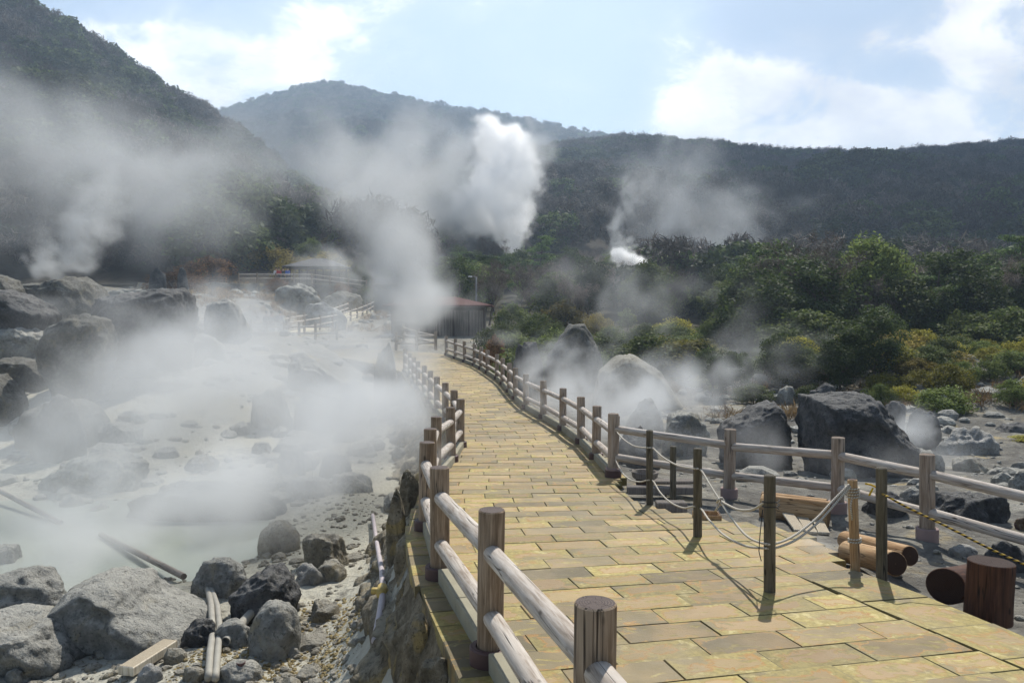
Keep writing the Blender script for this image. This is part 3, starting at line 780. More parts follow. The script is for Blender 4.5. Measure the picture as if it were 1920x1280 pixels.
# rocks built into the wall
for (x0, y0, x1, y1, Y, l) in ((752, 1150, 830, 1290, 5.6, 'large tan rock in the wall below the second post'), (735, 1080, 800, 1180, 7.2, 'grey rock in the wall below the third post'),
                               (770, 1230, 860, 1330, 4.9, 'rock in the wall at the bottom edge'), (722, 915, 770, 975, 9.6, 'squarish rock at the top of the wall in thin steam'),
                               (735, 1010, 790, 1080, 8.0, 'yellow stained rock in the wall beside the long pipe'), (745, 880, 790, 930, 10.6, 'pale rock in the wall where the steam thickens')):
    B(x0, y0, x1, y1, l, RK_WALL, Y=Y, depth=.8)

# loose rubble
d0, f0 = ico(2)
shapes = []
for k in range(8):
    rs = np.random.default_rng(k); r_ = np.ones(len(d0))
    for j in range(6):
        n_ = rs.normal(size=3); n_ /= np.linalg.norm(n_); c_ = d0 @ n_; r_ = np.minimum(r_, np.where(c_ > .05, rs.uniform(.6, .9) / np.maximum(c_, .05), 9))
    shapes.append(d0 * r_[:, None] * (1 + .15 * fbm(d0[:, 0] * 2 + k, d0[:, 1] * 2, d0[:, 2] * 2, 2))[:, None])
def rubble(name, pts, sizes, m, label):
    vs, fs = [], []; n0 = 0
    for (x, y, z), s_ in zip(pts, sizes):
        sh = shapes[rng.integers(8)] * s_ * rng.uniform(.7, 1.3, 3); a = rng.uniform(0, 6.28)
        c_, q_ = math.cos(a), math.sin(a)
        vs.append(np.stack([sh[:, 0] * c_ - sh[:, 1] * q_ + x, sh[:, 0] * q_ + sh[:, 1] * c_ + y, sh[:, 2] * .7 + z], -1)); fs.append(f0 + n0); n0 += len(sh)
    return obj(name, np_mesh(name, np.concatenate(vs), np.concatenate(fs), m, False), kind='stuff', label=label, cat='rubble')
def scatter(n, fx, smin, smax, clump=.5, pw=3):
    x, y = fx(n); keep = (fbm(x * .6, y * .6, 1.7, 3) + rng.uniform(-.6, .6, n)) > clump - .5
    inside = (x > XL(y) - .1) & (x < XR(y) + .03) & (y < 45)
    keep &= ~inside; x, y = x[keep], y[keep]; z = hz(x, y)
    s_ = smin + (smax - smin) * rng.uniform(0, 1, len(x)) ** pw
    return np.stack([x, y, z], -1), s_
def reg(x0, x1, y0, y1, p=1.5):
    def f(n):
        y = y0 + (y1 - y0) * rng.uniform(0, 1, n) ** p; x = rng.uniform(x0, x1, n) * (y / y1 if False else 1); return x, y
    return f
p1, s1 = scatter(9500, reg(-7, -1.5, 6.5, 17), .008, .07, .4, 4)
p2, s2 = scatter(700, reg(-14, -2, 7, 24), .05, .2, .5, 3)
rubble('gravel', np.concatenate([p1, p2]), np.concatenate([s1, s2]), RK_TAN, 'small brown and grey stones strewn over the mud beside the pool')
p1, s1 = scatter(5000, reg(-3.6, -1.7, 7.4, 10.5, 1.), .006, .035, .38, 3)
rubble('gravel', p1, s1, rock_mat('sulphur_gravel', (.14, .10, .045), (.32, .23, .10), (.48, .38, .18), dust=(.42, .34, .17), stain=(.45, .30, .07)), 'fine ochre gravel between the round cracked boulder and the rock wall')
p1, s1 = scatter(3600, reg(1.7, 13, 5.5, 18), .008, .06, .4, 4)
p2, s2 = scatter(900, reg(1.5, 24, 11, 34), .05, .35, .45, 3)
rubble('gravel', np.concatenate([p1, p2]), np.concatenate([s1, s2]), RK_GREY, 'grey gravel and broken stones around the log fence on the right')
p1, s1 = scatter(1300, reg(-42, -5, 20, 88, 1.), .1, .8, .45, 3)
p2, s2 = scatter(500, reg(-2, 40, 22, 60, 1.), .1, .7, .45, 3)
p3, s3 = scatter(900, reg(-24, -2, 15, 36, 1.), .08, .55, .45, 2.5)
p4, s4 = scatter(900, reg(6, 24, 22, 42, 1.), .05, .38, .4, 3)
rubble('rubble', np.concatenate([p1, p2, p3, p4]), np.concatenate([s1, s2, s3, s4]), RK_GREY, 'broken pale rock scattered over the far valley floor and left slope')

# ------------------------------------------------------------------ barrier posts, ropes and loose timber on the right
def pole(px, ytop, ybase, Y, wpx, label, m=W_DIM, name='barrier_post', lean=0, seed=0, group='round barrier posts'):
    b_ = P(px, ybase, Y); t = P(px + lean, ytop, Y); r = wpx / 2 * Y / F
    me = add_sharp(log_mesh('post', (t - b_).length + .1, r, m, 20, 9, .015, .008, .0, seed))
    root = empty(name, b_, label=label, cat='post', group=group)
    o = bpy.data.objects.new('shaft', me); link(o, root)
    orient(o, (b_ - (t - b_).normalized() * .1) - b_, t - b_)
    return root, b_, t
pa, pa_b, pa_t = pole(1218, 806, 952, 10.0, 13, 'round dark barrier post carrying white rope next to the corner log post', seed=1)
pb, pb_b, pb_t = pole(1262, 836, 942, 10.7, 11.5, 'thin short round post standing behind the wooden block', seed=2)
pc, pc_b, pc_t = pole(1308, 840, 1014, 8.2, 16.5, 'round dark barrier post before the tray box, third along the white rope', seed=3)
pd, pd_b, pd_t = pole(1443, 890, 1116, 6.3, 22, 'tallest dark round barrier post standing on the yellow paving where ropes sag lowest', seed=4)
pe, pe_b, pe_t = pole(1604, 898, 1068, 7.0, 18, 'leaning reddish stake wrapped with white rope beside cut logs', W_LOG, 'rope_stake', -6, 5, None)
pf, pf_b, pf_t = pole(1653, 876, 1087, 6.75, 20, 'dark round barrier post by the cut logs with no white rope', seed=6)
mb = MB(); mb.tube([pd_b + Vector((.066 * math.cos(a), .066 * math.sin(a), .70 + .006 * a)) for a in np.linspace(0, 12.6, 40)], .004, 5)
mb.tube([pd_b + Vector((-.07, -.02, .70)), pd_b + Vector((-.085, -.01, .5)), pd_b + Vector((-.09, 0, .36)), pd_b + Vector((-.07, 0, .28))], .004, 5)
o = mb.build('wire', flat('black_wire', (.02, .02, .02)), pd); o.matrix_parent_inverse = Matrix.Translation(-pd_b)
for z0 in (.24, .64, .69):
    mb = MB(); mb.tube([pe_b + (pe_t - pe_b) * (z0 / (pe_t - pe_b).length) + Vector((.052 * math.cos(a), .052 * math.sin(a), .004 * a)) for a in np.linspace(0, 12.6, 40)], .008, 6)
    o = mb.build('lashing', M_ROPE, pe); o.matrix_parent_inverse = Matrix.Translation(-pe_b)
mb = MB()
mb.tube([pe_b + Vector((-.05, -.03, .67)), pe_b + Vector((-.07, -.04, .58)), pe_b + Vector((-.055, -.045, .46))], .008, 6)
o = mb.build('rope_end', M_ROPE, pe); o.matrix_parent_inverse = Matrix.Translation(-pe_b)

def rope(pts, r, label, m=M_ROPE, name='rope', sag=0, n=14):
    pp = [P(*p_) if len(p_) == 3 else Vector(p_) for p_ in pts]
    c3 = []
    for i in range(len(pp) - 1):
        p0, p1, p2, p3 = pp[max(i-1, 0)], pp[i], pp[i+1], pp[min(i+2, len(pp)-1)]
        for k in range(n):
            t = k / n; c3.append(.5 * ((2*p1) + (p2-p0)*t + (2*p0-5*p1+4*p2-p3)*t*t + (3*p1-p0-3*p2+p3)*t**3))
    c3.append(pp[-1])
    return MB().tube(c3, r, 8).build(name, m, label=label, cat='rope')
rope([(1157, 810, 12.05), (1170, 824, 11.5), (1190, 836, 10.9), (1213, 839, 10.0), (1224, 840, 9.95), (1242, 856, 9.5), (1270, 872, 8.9), (1300, 878, 8.2), (1314, 881, 8.15), (1332, 910, 7.8), (1351, 940, 7.5), (1372, 972, 7.1),
      (1400, 1004, 6.7), (1430, 1018, 6.3), (1456, 1018, 6.3), (1490, 1003, 6.5), (1530, 972, 6.7), (1560, 940, 6.85), (1592, 908, 6.95)], .010,
     'upper white rope sagging from the corner log post past dark posts to the leaning stake')
rope([(1154, 862, 12.05), (1166, 885, 11.6), (1182, 899, 11), (1200, 903, 10.5), (1213, 900, 10.0), (1224, 901, 9.95), (1238, 923, 9.5), (1258, 942, 9.0), (1282, 952, 8.6), (1300, 949, 8.2), (1314, 953, 8.15), (1330, 975, 7.6),
      (1358, 1003, 7.1), (1395, 1022, 6.6), (1430, 1027, 6.3), (1456, 1026, 6.3), (1495, 1010, 6.5), (1535, 978, 6.7), (1565, 945, 6.85), (1594, 912, 6.95)], .010,
     'lower white rope sagging from the foot of the corner log post to the leaning stake')
rope([(1351, 938, 7.5), (1362, 945, 7.35), (1385, 955, 6.95), (1410, 955, 6.6), (1433, 942, 6.32)], .011, 'short white rope tied from a knot on the upper rope to the tallest dark post')
mb = MB(); kn = P(1351, 939, 7.5)
mb.tube([kn + Vector((.03 * math.cos(a), .02 * math.sin(2 * a), .03 * math.sin(a))) for a in np.linspace(0, 9, 24)], .012, 6)
mb.tube([kn, kn + Vector((-.03, 0, -.06)), kn + Vector((-.05, .01, -.10))], .010, 6)
mb.build('rope_knot', M_ROPE, label='white rope knot hanging between the third post and the tallest post', cat='knot')
rope([(1642, 925, 9.6), (1650, 924, 8.0), (1656, 926, 6.66), (1700, 950, 6.5), (1780, 989, 6.3), (1860, 1030, 6.1), (1945, 1068, 5.9)], .009, 'yellow and black striped rope running down to the right from the lower rail', M_YROPE)
mb = MB(); tp = P(1622, 906, 9.75)
mb.tube([tp, tp + Vector((.06, -.02, -.01)), tp + Vector((.13, -.04, -.04)), tp + Vector((.2, -.08, -.07))], .012, 6)
mb.tube([P(1632, 912, 9.6) + Vector((.0, -.07 + .02 * 0, 0)), P(1624, 926, 9.6) + Vector((0, -.08, 0))], .012, 6)
mb.build('tape_knot', M_BIND, label='bright yellow tape tied round the lower rail', cat='tape')

def log(name, a_, b_, r, m, label, seed=0, cat='log'):
    a_, b_ = Vector(a_), Vector(b_)
    o = obj(name, add_sharp(log_mesh(name, (b_ - a_).length, r, m, 28, 9, .02, .006, .03, seed)), label=label, cat=cat)
    orient(o, a_, b_); return o
log('log', P(1590, 1034, 7.85), P(1680, 1057, 7.0), .112, W_LOG, 'front one of two peeled logs lying beside the paving, dark end facing', 3)
log('log', P(1585, 1012, 8.4), P(1706, 1042, 7.45), .098, W_LOG, 'rear one of two peeled logs lying beside the paving', 4)
log('log', P(1850, 1082, 7.1), P(1772, 1098, 6.15), .145, W_CHAR, 'short charred black log lying beside the stump with its end facing', 5)
st_b = P(1868, 1160, 5.85)
log('stump', st_b + Vector((0, .1, -.05)), st_b + Vector((.01, .1, .405)), .163, W_CHAR, 'dark reddish upright stump at the paving edge on the right', 6, 'stump')
def timber(name, c, d, rz, m, label, ch=.01, cat='timber', z=None, rx=0):
    o = MB().box((0, 0, 0), d, ch=ch).build(name, m, smooth=False, label=label, cat=cat)
    o.location = c; o.rotation_euler = (rx, 0, rz); return o
def at(px, py):
    return G(px, py)
W_LOGX = wood('bench_wood', (.16, .08, .035), (.36, .22, .10), (.52, .36, .2))
# log bench: half log with flat top, built along Z then laid down
ba = P(1428, 972, 10.15); bb = P(1554, 968, 9.75)
zb_ = min(hz1(ba.x, ba.y), hz1(bb.x, bb.y)); ba.z = bb.z = zb_ + .16
root = empty('log_bench', (ba + bb) / 2 - Vector((0, 0, .16)), label='split log bench with flat pale top lying on the gravel', cat='bench')
o = bpy.data.objects.new('log_body', add_sharp(log_mesh('log_body', (bb - ba).length, .165, W_LOGX, 28, 9, .03, .008))); link(o, root); orient(o, ba - root.location, bb - root.location)
o = bpy.data.objects.new('top_slat', add_sharp(log_mesh('top_slat', (bb - ba).length * .98, .06, W_LOG, 16, 7, .03, .006))); link(o, root); orient(o, ba - root.location + Vector((.02, .06, .125)), bb - root.location + Vector((-.02, .06, .125)))
o = bpy.data.objects.new('top_slat', add_sharp(log_mesh('top_slat', (bb - ba).length * .98, .06, W_LOG, 16, 7, .03, .006, 0, 4))); link(o, root); orient(o, ba - root.location + Vector((.02, -.06, .12)), bb - root.location + Vector((-.02, -.06, .12)))
for k, (px, py, rz_) in enumerate(((1487, 985, -.12), (1511, 988, -.16), (1536, 990, -.22))):
    p_ = P(px, py, 9.55); z_ = hz1(p_.x, p_.y)
    timber('board', (p_.x, p_.y, z_ + .05), (.125, .72, .03), rz_, W_PALE, ('left', 'middle', 'right')[k] + ' one of three bleached boards laid on gravel before the log bench', .004, 'board', rx=.06).__setitem__('group', 'bleached boards before the log bench')
# round wooden tub
p_ = P(1209, 905, 12.0); z_ = hz1(p_.x, p_.y)
root = empty('wooden_tub', (p_.x, p_.y, z_), label='small round wooden tub on the ground behind the first barrier post', cat='tub')
def lathe(prof, n=28):
    v = [(r * math.cos(6.2832*i/n), r * math.sin(6.2832*i/n), z) for r, z in prof for i in range(n)]
    f = [(l*n+i, l*n+(i+1)%n, (l+1)*n+(i+1)%n, (l+1)*n+i) for l in range(len(prof)-1) for i in range(n)]
    return v, f
obj('tub_base', add_sharp(np_mesh('tub_base', np.array((t_ := lathe([(.001, 0), (.125, 0), (.13, .01), (.14, .13), (.001, .13)]))[0]), t_[1], W_CHAR)), root)
obj('tub_bowl', add_sharp(np_mesh('tub_bowl', np.array((t_ := lathe([(.13, .13), (.19, .17), (.205, .25), (.195, .26), (.17, .255), (.14, .2), (.001, .19)]))[0]), t_[1], W_GREY)), root)
for px, py, Y, d, rz_, m_, l in ((1262, 892, 12.1, (.62, .22, .05), .03, W_GREY, 'short grey plank on gravel right of the wooden tub'),
                          (1242, 914, 11.2, (.98, .16, .11), -.04, W_GREY, 'long grey beam on the ground behind the first barrier post'),
                          (1260, 950, 9.8, (.37, .17, .155), -.02, W_GREY, 'pale stone coloured timber block at the paving edge')):
    p_ = P(px, py, Y); z_ = max(hz1(p_.x, p_.y), float(zpath(Y)) - .12)
    timber('timber_block' if d[0] < .4 else 'plank', (p_.x, p_.y + .05, z_ + d[2] / 2 + .03), d, rz_, m_, l, .012)
p_ = P(1330, 985, 9.0)
root = empty('tray_box', (p_.x, p_.y + .12, float(zpath(9.1)) - .1), rz=-.1, label='shallow open wooden tray box behind the third barrier post', cat='box')
mb = MB()
for c, d in (((0, -.11, .08), (.30, .02, .16)), ((0, .11, .08), (.30, .02, .16)), ((-.14, 0, .08), (.02, .198, .16)), ((.14, 0, .08), (.02, .198, .16))): mb.box(c, d, ch=.003)
mb.build('side_boards', W_LOG, root, False); MB().box((0, 0, .10), (.256, .196, .02)).build('tray_floor', W_PALE, root, False)

# ------------------------------------------------------------------ pipes and driftwood by the pool
M_PIPE = flat('grey_pipe', (.33, .31, .26), .7, .3, .3); M_PIPEL = flat('mauve_pipe', (.42, .37, .37), .6, .4, .2); M_PIPEB = flat('brown_pipe', (.11, .055, .05), .5, .4, .3)
def pipe(pts, r, label, m=M_PIPE, lift=.03, parts=None, n=10):
    pp = []
    for px, py in pts:
        g = G(px, py); pp.append(Vector((g.x, g.y, hz1(g.x, g.y) + r + lift)))
    c3 = [];
    for a_, b_ in zip(pp[:-1], pp[1:]):
        for k in range(6): c3.append(a_.lerp(b_, k / 6))
    c3.append(pp[-1])
    o = MB().tube(c3, r, n).build('pipe', m, label=label, cat='pipe'); return o, pp
o, pp = pipe([(699, 980), (706, 1030), (716, 1090), (719, 1132), (712, 1180), (703, 1232)], .035, 'long thin mauve pipe running along the foot of the rock wall', M_PIPEL, .10)
cpl = pp[3]
mb = MB(); mb.tube([cpl + Vector((-.03, .12, -.01)), cpl + Vector((0, -.12, .01))], .055, 10); mb.box(cpl + Vector((-.08, 0, 0)), (.09, .06, .06), ch=.01); mb.box(cpl + Vector((.09, 0, -.01)), (.09, .07, .06), ch=.01)
mb.build('pipe_coupling', flat('brass_coupling', (.45, .33, .10), .5), o)
pipe([(389, 1112), (396, 1150), (399, 1200), (394, 1240), (391, 1290)], .040, 'left one of two bent grey pipes leading down between the rocks', lift=.05)
pipe([(394, 1112), (408, 1150), (412, 1190), (408, 1240), (404, 1290)], .038, 'right one of two bent grey pipes leading down between the rocks', lift=.05)
def openpipe(a_, b_, r, label, m):
    a_, b_ = Vector(a_), Vector(b_)
    L = (b_ - a_).length
    v, f = lathe([(r * .85, L * .3), (r * .85, L), (r, L), (r, 0), (.001, 0)], 18)
    o = obj('pipe', add_sharp(np_mesh('pipe', np.array(v), f, m)), label=label, cat='pipe'); orient(o, a_, b_); return o
g = G(426, 1215); openpipe((g.x + .06, g.y + .7, g.z + .16), (g.x, g.y - .05, g.z + .10), .055, 'short open ended grey pipe under the oval rock', M_PIPE)
g = G(452, 1275); openpipe((g.x, g.y, g.z), (g.x, g.y, g.z + .2), .047, 'upright brown pipe stub at the bottom edge', M_PIPEB)
g1, g2 = G(238, 1272), G(318, 1222)
o = timber('plank', ((g1 + g2) / 2) + Vector((0, 0, .09)), (.18, (g2 - g1).length * 1.05, .10), -math.atan2(g2.x - g1.x, g2.y - g1.y), W_PALE, 'old yellowed plank lying between the big boulder and the pipes', .01)
def stick(p0, p1, r, label, z=None):
    a_, b_ = P(*p0), P(*p1)
    log('pole', a_, b_, r, W_GREY, label, 8, 'pole')
ga, gb = G(0, 940), G(115, 1003)
log('pole', (ga.x, ga.y, WATER_Z + .22), (gb.x, gb.y, WATER_Z + .03), .05, W_GREY, 'long pole slanting into the milky pool at the far left', 8, 'pole')
ga, gb = G(190, 1030), G(345, 1092)
log('pole', (ga.x, ga.y, WATER_Z + .04), (gb.x, gb.y, WATER_Z + .14), .05, W_GREY, 'long pole lying in shallow pool water behind the largest boulder', 9, 'pole')

# ------------------------------------------------------------------ buildings
bw = M_('board_wall', .85); o_ = bw.sep(bw.ob)
bd = bw.math('FRACT', bw.math('MULTIPLY', o_[0], 4.5)); gn = bw.noise(bw.vmath('MULTIPLY', bw.ob, (14, 14, .8)), 1, 4, .6)
cw = bw.ramp(gn, [(.3, (.10, .085, .07)), (.55, (.19, .165, .14)), (.75, (.28, .25, .22))])
bw.color(bw.mix(bw.math('LESS_THAN', bd, .08), cw, (.03, .025, .02))); M_BOARD = bw.m
M_ROOFR = flat('red_roof', (.105, .045, .038), .95, .1, .3); M_ROOFG = flat('dark_roof', (.07, .07, .072), .8, .3, .3); M_TIM = flat('dark_timber', (.06, .045, .035), .8)
sx0, sx1, sy0, sz = -8.6, -2.0, 57.0, .15
root = empty('shed', ((sx0 + sx1) / 2, sy0 + 2.5, sz), label='wooden plank shed with a red roof behind the steam at the end of the walkway', cat='shed')
L_ = root.location
W_ = sx1 - sx0
mb = MB().box((0, 0, .75), (W_, 5, 3.5)); mb.build('wall', M_BOARD, root, False)
v = [(-W_/2-.6, -3.2, 2.45), (W_/2+.6, -3.2, 2.45), (W_/2+.6, 3.2, 2.45), (-W_/2-.6, 3.2, 2.45), (-W_/2+2.2, 0, 3.1), (W_/2-2.2, 0, 3.1)]
v2 = [(x, y, z + .09) for x, y, z in v]
MB().add(v + v2, [(6,7,11,10), (7,8,11), (8,9,10,11), (9,6,10), (3,2,1,0), (0,1,7,6), (1,2,8,7), (2,3,9,8), (3,0,6,9)]).build('roof', M_ROOFR, root, False)
MB().box((0, -2.53, 2.28), (W_ + .1, .06, .22)).build('fascia', M_TIM, root, False)
MB().box((-1.2, -2.525, 1.0), (1.0, .05, 2.0), ch=.01).build('door', M_TIM, root, False)
for k in range(7): MB().box((-W_/2 + W_ * k / 6, -2.54, 1.1), (.12, .08, 2.15)).build('batten', M_TIM, root, False)
# shelter on the terrace
gx0, gy0, gz0 = -22.0, 91.0, 5.55
zt_ = hz1(gx0, gy0)
root = empty('shelter', (gx0, gy0, gz0), label='open sided shelter with a dark hipped roof on the terrace above', cat='shelter')
v = [(-3.6, -2.4, 1.75), (3.4, -2.4, 1.75), (3.4, 2.4, 1.75), (-3.6, 2.4, 1.75), (-.8, 0, 2.75), (.8, 0, 2.75)]
v2 = [(x, y, z + .12) for x, y, z in v]
MB().add(v + v2, [(6,7,11,10), (7,8,11), (8,9,10,11), (9,6,10), (3,2,1,0), (0,1,7,6), (1,2,8,7), (2,3,9,8), (3,0,6,9)]).build('roof', M_ROOFG, root, False)
for x in (-2.8, -.9, .9, 2.7):
    for y in (-1.9, 1.9): MB().box((x, y, .85), (.16, .16, 1.9), ch=.01).build('post', M_TIM, root, False)
MB().box((0, 1.6, .35), (5.4, .4, .08)).build('seat', M_TIM, root, False)
MB().box((0, 2.1, .8), (5.6, .06, 1.5)).build('back_panel', M_BOARD, root, False)
MB().box((0, 0, -.6), (7.6, 5.4, 1.1)).build('floor_slab', M_KERB, root, False)
# terrace bank
tx = np.linspace(-40, -12, 60)[:, None]; tv = np.array([0, .02, .35, .7, 1.])[None]
TX = tx + 0 * tv; TY = 85.2 + .03 * (tx + 34) + np.array([4.5, -.0, -.3, -.7, -1.2])[None] + .2 * fbm(tx, tv * 3, 0.3, 3); TZ = tz(tx) - .05 - np.array([0, .02, .9, 1.6, 3.0])[None] + .15 * fbm(tx * .8, tv * 4, 1.3, 3)
obj('terrain', np_mesh('terrace', np.stack([TX, TY, TZ], -1).reshape(-1, 3), grid_faces(60, 5), GROUND), kind='structure', label='banked terrace under the distant shelter')
# lamp post behind the shed
p_ = P(893, 575, 66); root = empty('lamp_post', (p_.x, p_.y, hz1(p_.x, p_.y)), label='thin grey lamp post rising behind the shed', cat='lamp post')
h_ = P(893, 519, 66).z - root.location.z
mb = MB(); mb.tube([(0, 0, 0), (0, 0, h_)], [.09, .06], 8); mb.build('pole', flat('grey_metal', (.2, .2, .2), .5), root)
mb = MB(); mb.tube([(0, 0, h_ - .05), (-.15, 0, h_ + .02), (-.4, 0, h_ + .03)], .04, 6); mb.build('arm', flat('grey_metal', (.2, .2, .2), .5), root)
MB().box((-.5, 0, h_ + .02), (.35, .16, .1), ch=.03).build('lamp_head', flat('lamp_white', (.6, .6, .6), .4), root)
# barrel and planks by the shed path
p_ = P(881, 640, 41); p_.z = hz1(p_.x, p_.y)
root = empty('barrel', p_, label='dark ribbed barrel with a cap behind the end of the gully side fence', cat='barrel')
M_BAR = flat('barrel_black', (.025, .027, .028), .45, .5)
v, f = lathe([(.001, 0), (.26, 0), (.27, .1), (.29, .14), (.27, .18), (.28, .36), (.30, .40), (.28, .44), (.28, .6), (.29, .64), (.25, .72), (.2, .8), (.001, .82)], 20)
obj('body', np_mesh('body', np.array(v) * np.array((1, 1, 1.25)), f, M_BAR), root)
v, f = lathe([(.21, 1.02), (.23, 1.03), (.23, 1.08), (.12, 1.14), (.001, 1.15)], 16); obj('lid', np_mesh('lid', np.array(v), f, M_BAR), root)
MB().box((p_.x + .15, p_.y - .9, hz1(p_.x, p_.y - .9) + .35), (.95, .5, .14), ch=.02).build('plank', W_PALE, smooth=False, label='pale plank shelf in front of the dark barrel', cat='plank')

# ------------------------------------------------------------------ people
def skin_body(name, segs, m, parent=None, sub=1):
    """segs: chains of (x, y, z, r); chains share their first vertex with the nearest existing one"""
    vs, es, rs = [], [], []
    for ch in segs:
        prev = None
        for (x, y, z, r) in ch:
            j = next((i for i, q_ in enumerate(vs) if (Vector(q_) - Vector((x, y, z))).length < 1e-4), None)
            if j is None: vs.append((x, y, z)); rs.append(r); j = len(vs) - 1
            if prev is not None: es.append((prev, j))
            prev = j
    me = bpy.data.meshes.new(name); me.from_pydata(vs, es, [])
    o = bpy.data.objects.new(name, me); link(o, parent)
    md = o.modifiers.new('skin', 'SKIN')
    for i, r in enumerate(rs):
        sv = me.skin_vertices[0].data[i]; sv.radius = r if hasattr(r, '__len__') else (r, r); sv.use_root = i == 0
    md.use_smooth_shade = True
    s_ = o.modifiers.new('sub', 'SUBSURF'); s_.levels = sub; s_.render_levels = sub
    me.materials.append(m); return o
M_SKIN = flat('skin', (.45, .28, .2), .6, .3, .1)
def person(loc, rz_, jacket, trousers, hair, label, lean=.0, hat=None, bag=None):
    root = empty('person', loc, rz_, label=label, cat='person', group='walkers in the distance')
    J, T, Hc = flat('jacket_cloth', jacket, .85), flat('trouser_cloth', trousers, .9), flat('hair_cloth', hair, .8)
    y1 = lean
    arms = [[(0, y1*.9, 1.38, .10), (s_ * .19, y1*.9, 1.36, .06), (s_ * .24, .03 + y1*.6, 1.1, .048), (s_ * .20, .14 + y1*.5, .9, .038), (s_ * .19, .19 + y1*.5, .84, .03)] for s_ in (-1, 1)]
    legs = [[(0, 0, .95, .14), (s_ * .10, 0, .86, .10), (s_ * .11, .02, .48, .065), (s_ * .12, -.02, .09, .045), (s_ * .13, .10, .04, .04)] for s_ in (-1, 1)]
    body = skin_body('body', [[(0, 0, .95, .14), (0, y1*.5, 1.15, .13), (0, y1*.9, 1.38, .12), (0, y1, 1.48, .055), (0, y1 + .01, 1.58, .085), (0, y1 + .01, 1.68, .08)]] + arms + legs, M_SKIN, root)
    skin_body('jacket', [[(0, 0, .88, (.185, .15)), (0, y1*.5, 1.15, (.18, .145)), (0, y1*.9, 1.38, (.17, .13)), (0, y1, 1.45, .08)]] + [[a_[0][:3] + ((.17, .13),)] + [q_[:3] + (q_[3] + .022,) for q_ in a_[1:4]] for a_ in arms], J, root)
    skin_body('trousers', [[(0, 0, .95, .16)] + [q_[:3] + (q_[3] + .022,) for q_ in l_[1:4]] for l_ in legs], T, root)
    hd = ico(3)[0]; hh = hd * np.array((.098, .105, .10)) + np.array((0, y1 - .012, 1.665)); 
    keep = np_mesh('hat' if hat else 'hair', hh, ico(3)[1], Hc if not hat else flat('hat_cloth', hat, .8)); obj('hat' if hat else 'hair', keep, root)
    if bag: 
        o = MB().box((0, -.2 + y1*.6, 1.2), (.30, .16, .42), ch=.05).build('backpack', flat('bag_cloth', bag, .8), root)
    return root
zz = lambda x: float(tz(x)) - .05
for px, jk, tr, hr, l, hat in ((519, (.55, .55, .56), (.05, .05, .07), (.03, .025, .02), 'person in a pale grey jacket at the left of the group behind the terrace fence', None),
                          (524, (.42, .03, .03), (.03, .03, .04), (.03, .02, .02), 'person in a red jacket behind the terrace fence', None),
                          (532, (.015, .015, .018), (.02, .02, .025), (.02, .015, .012), 'person in black clothes behind the terrace fence', None),
                          (540.5, (.03, .10, .42), (.03, .03, .05), (.03, .025, .02), 'person in a blue jacket at the right of the group behind the terrace fence', None)):
    y_ = 87.4 + random.uniform(-.3, .3); x_ = (px - 960) / F * y_
    person((x_, y_, zz(x_)), math.pi + random.uniform(-.5, .5), jk, tr, hr, l, .02, hat)
for px, y_, jk, tr, l, bag in ((499, 52.5, (.10, .10, .10), (.05, .05, .06), 'person in dark clothes, leftmost of the three walkers fading into steam', None),
                          (509.5, 52.9, (.16, .15, .14), (.05, .05, .06), 'person in grey brown clothes, middle of the three walkers fading into steam', None),
                          (525, 52.1, (.42, .42, .45), (.06, .06, .08), 'person in a pale top with a bag, rightmost of the three walkers fading into steam', (.3, .3, .32))):
    x_ = (px - 960) / F * y_
    person((x_, y_, .52), random.uniform(-.6, .6), jk, tr, (.03, .025, .02), l, .03, None, bag)

# ------------------------------------------------------------------ vegetation
def leaf_mat(name, c1, c2, tr=.35, hue=.5):
    q = M_(name, .65, .12)
    n = q.noise(q.ob, 1.4, 3); at_ = q.geo.outputs['Random Per Island']
    c = q.mix(q.smooth(n, .3, .7), c1, c2)
    c = q.mix(q.math('MULTIPLY', q.math('SUBTRACT', q.rnd, .2), hue), c, q.mix(at_, tuple(x * .6 for x in c1), tuple(min(1, x * 1.5) for x in c2)))
    v_ = q.math('MULTIPLY', q.math('ADD', .65, q.math('MULTIPLY', at_, .7)), q.math('ADD', .5, q.math('MULTIPLY', q.rnd, 1.0)))
    c = q.mix(1, c, q.comb(v_, v_, v_), 'MULTIPLY')
    q.color(c)
    t = q.nt.nodes.new('ShaderNodeBsdfTranslucent'); q.nt.links.new(c, t.inputs[0])
    ms = q.nt.nodes.new('ShaderNodeMixShader'); ms.inputs[0].default_value = tr
    q.nt.links.new(q.b.outputs[0], ms.inputs[1]); q.nt.links.new(t.outputs[0], ms.inputs[2]); q.nt.links.new(ms.outputs[0], q.out.inputs[0])
    return q.m
L_DARK = leaf_mat('evergreen_leaves', (.034, .055, .017), (.088, .118, .035), .4)
L_MID = leaf_mat('mid_green_leaves', (.062, .092, .022), (.15, .18, .05), .42)
L_PINE = leaf_mat('pine_needles', (.045, .085, .022), (.115, .17, .04), .32)
L_YEL = leaf_mat('yellow_leaves', (.16, .13, .025), (.30, .24, .06), .4)
L_LIME = leaf_mat('lime_leaves', (.17, .165, .025), (.33, .30, .05), .45)
L_RUST = leaf_mat('rust_leaves', (.095, .05, .022), (.17, .09, .04), .4)
L_BARE = leaf_mat('bare_twigs', (.10, .078, .062), (.20, .155, .125), .1)
L_GRASS = leaf_mat('dry_grass', (.20, .125, .06), (.32, .225, .115), .4)
L_FAR = leaf_mat('far_green_leaves', (.034, .055, .020), (.085, .105, .036), .3, .8)
L_FARB = leaf_mat('far_bare_twigs', (.055, .047, .042), (.12, .10, .082), .15, .8)
BARK = flat('bark', (.09, .07, .055), .9)

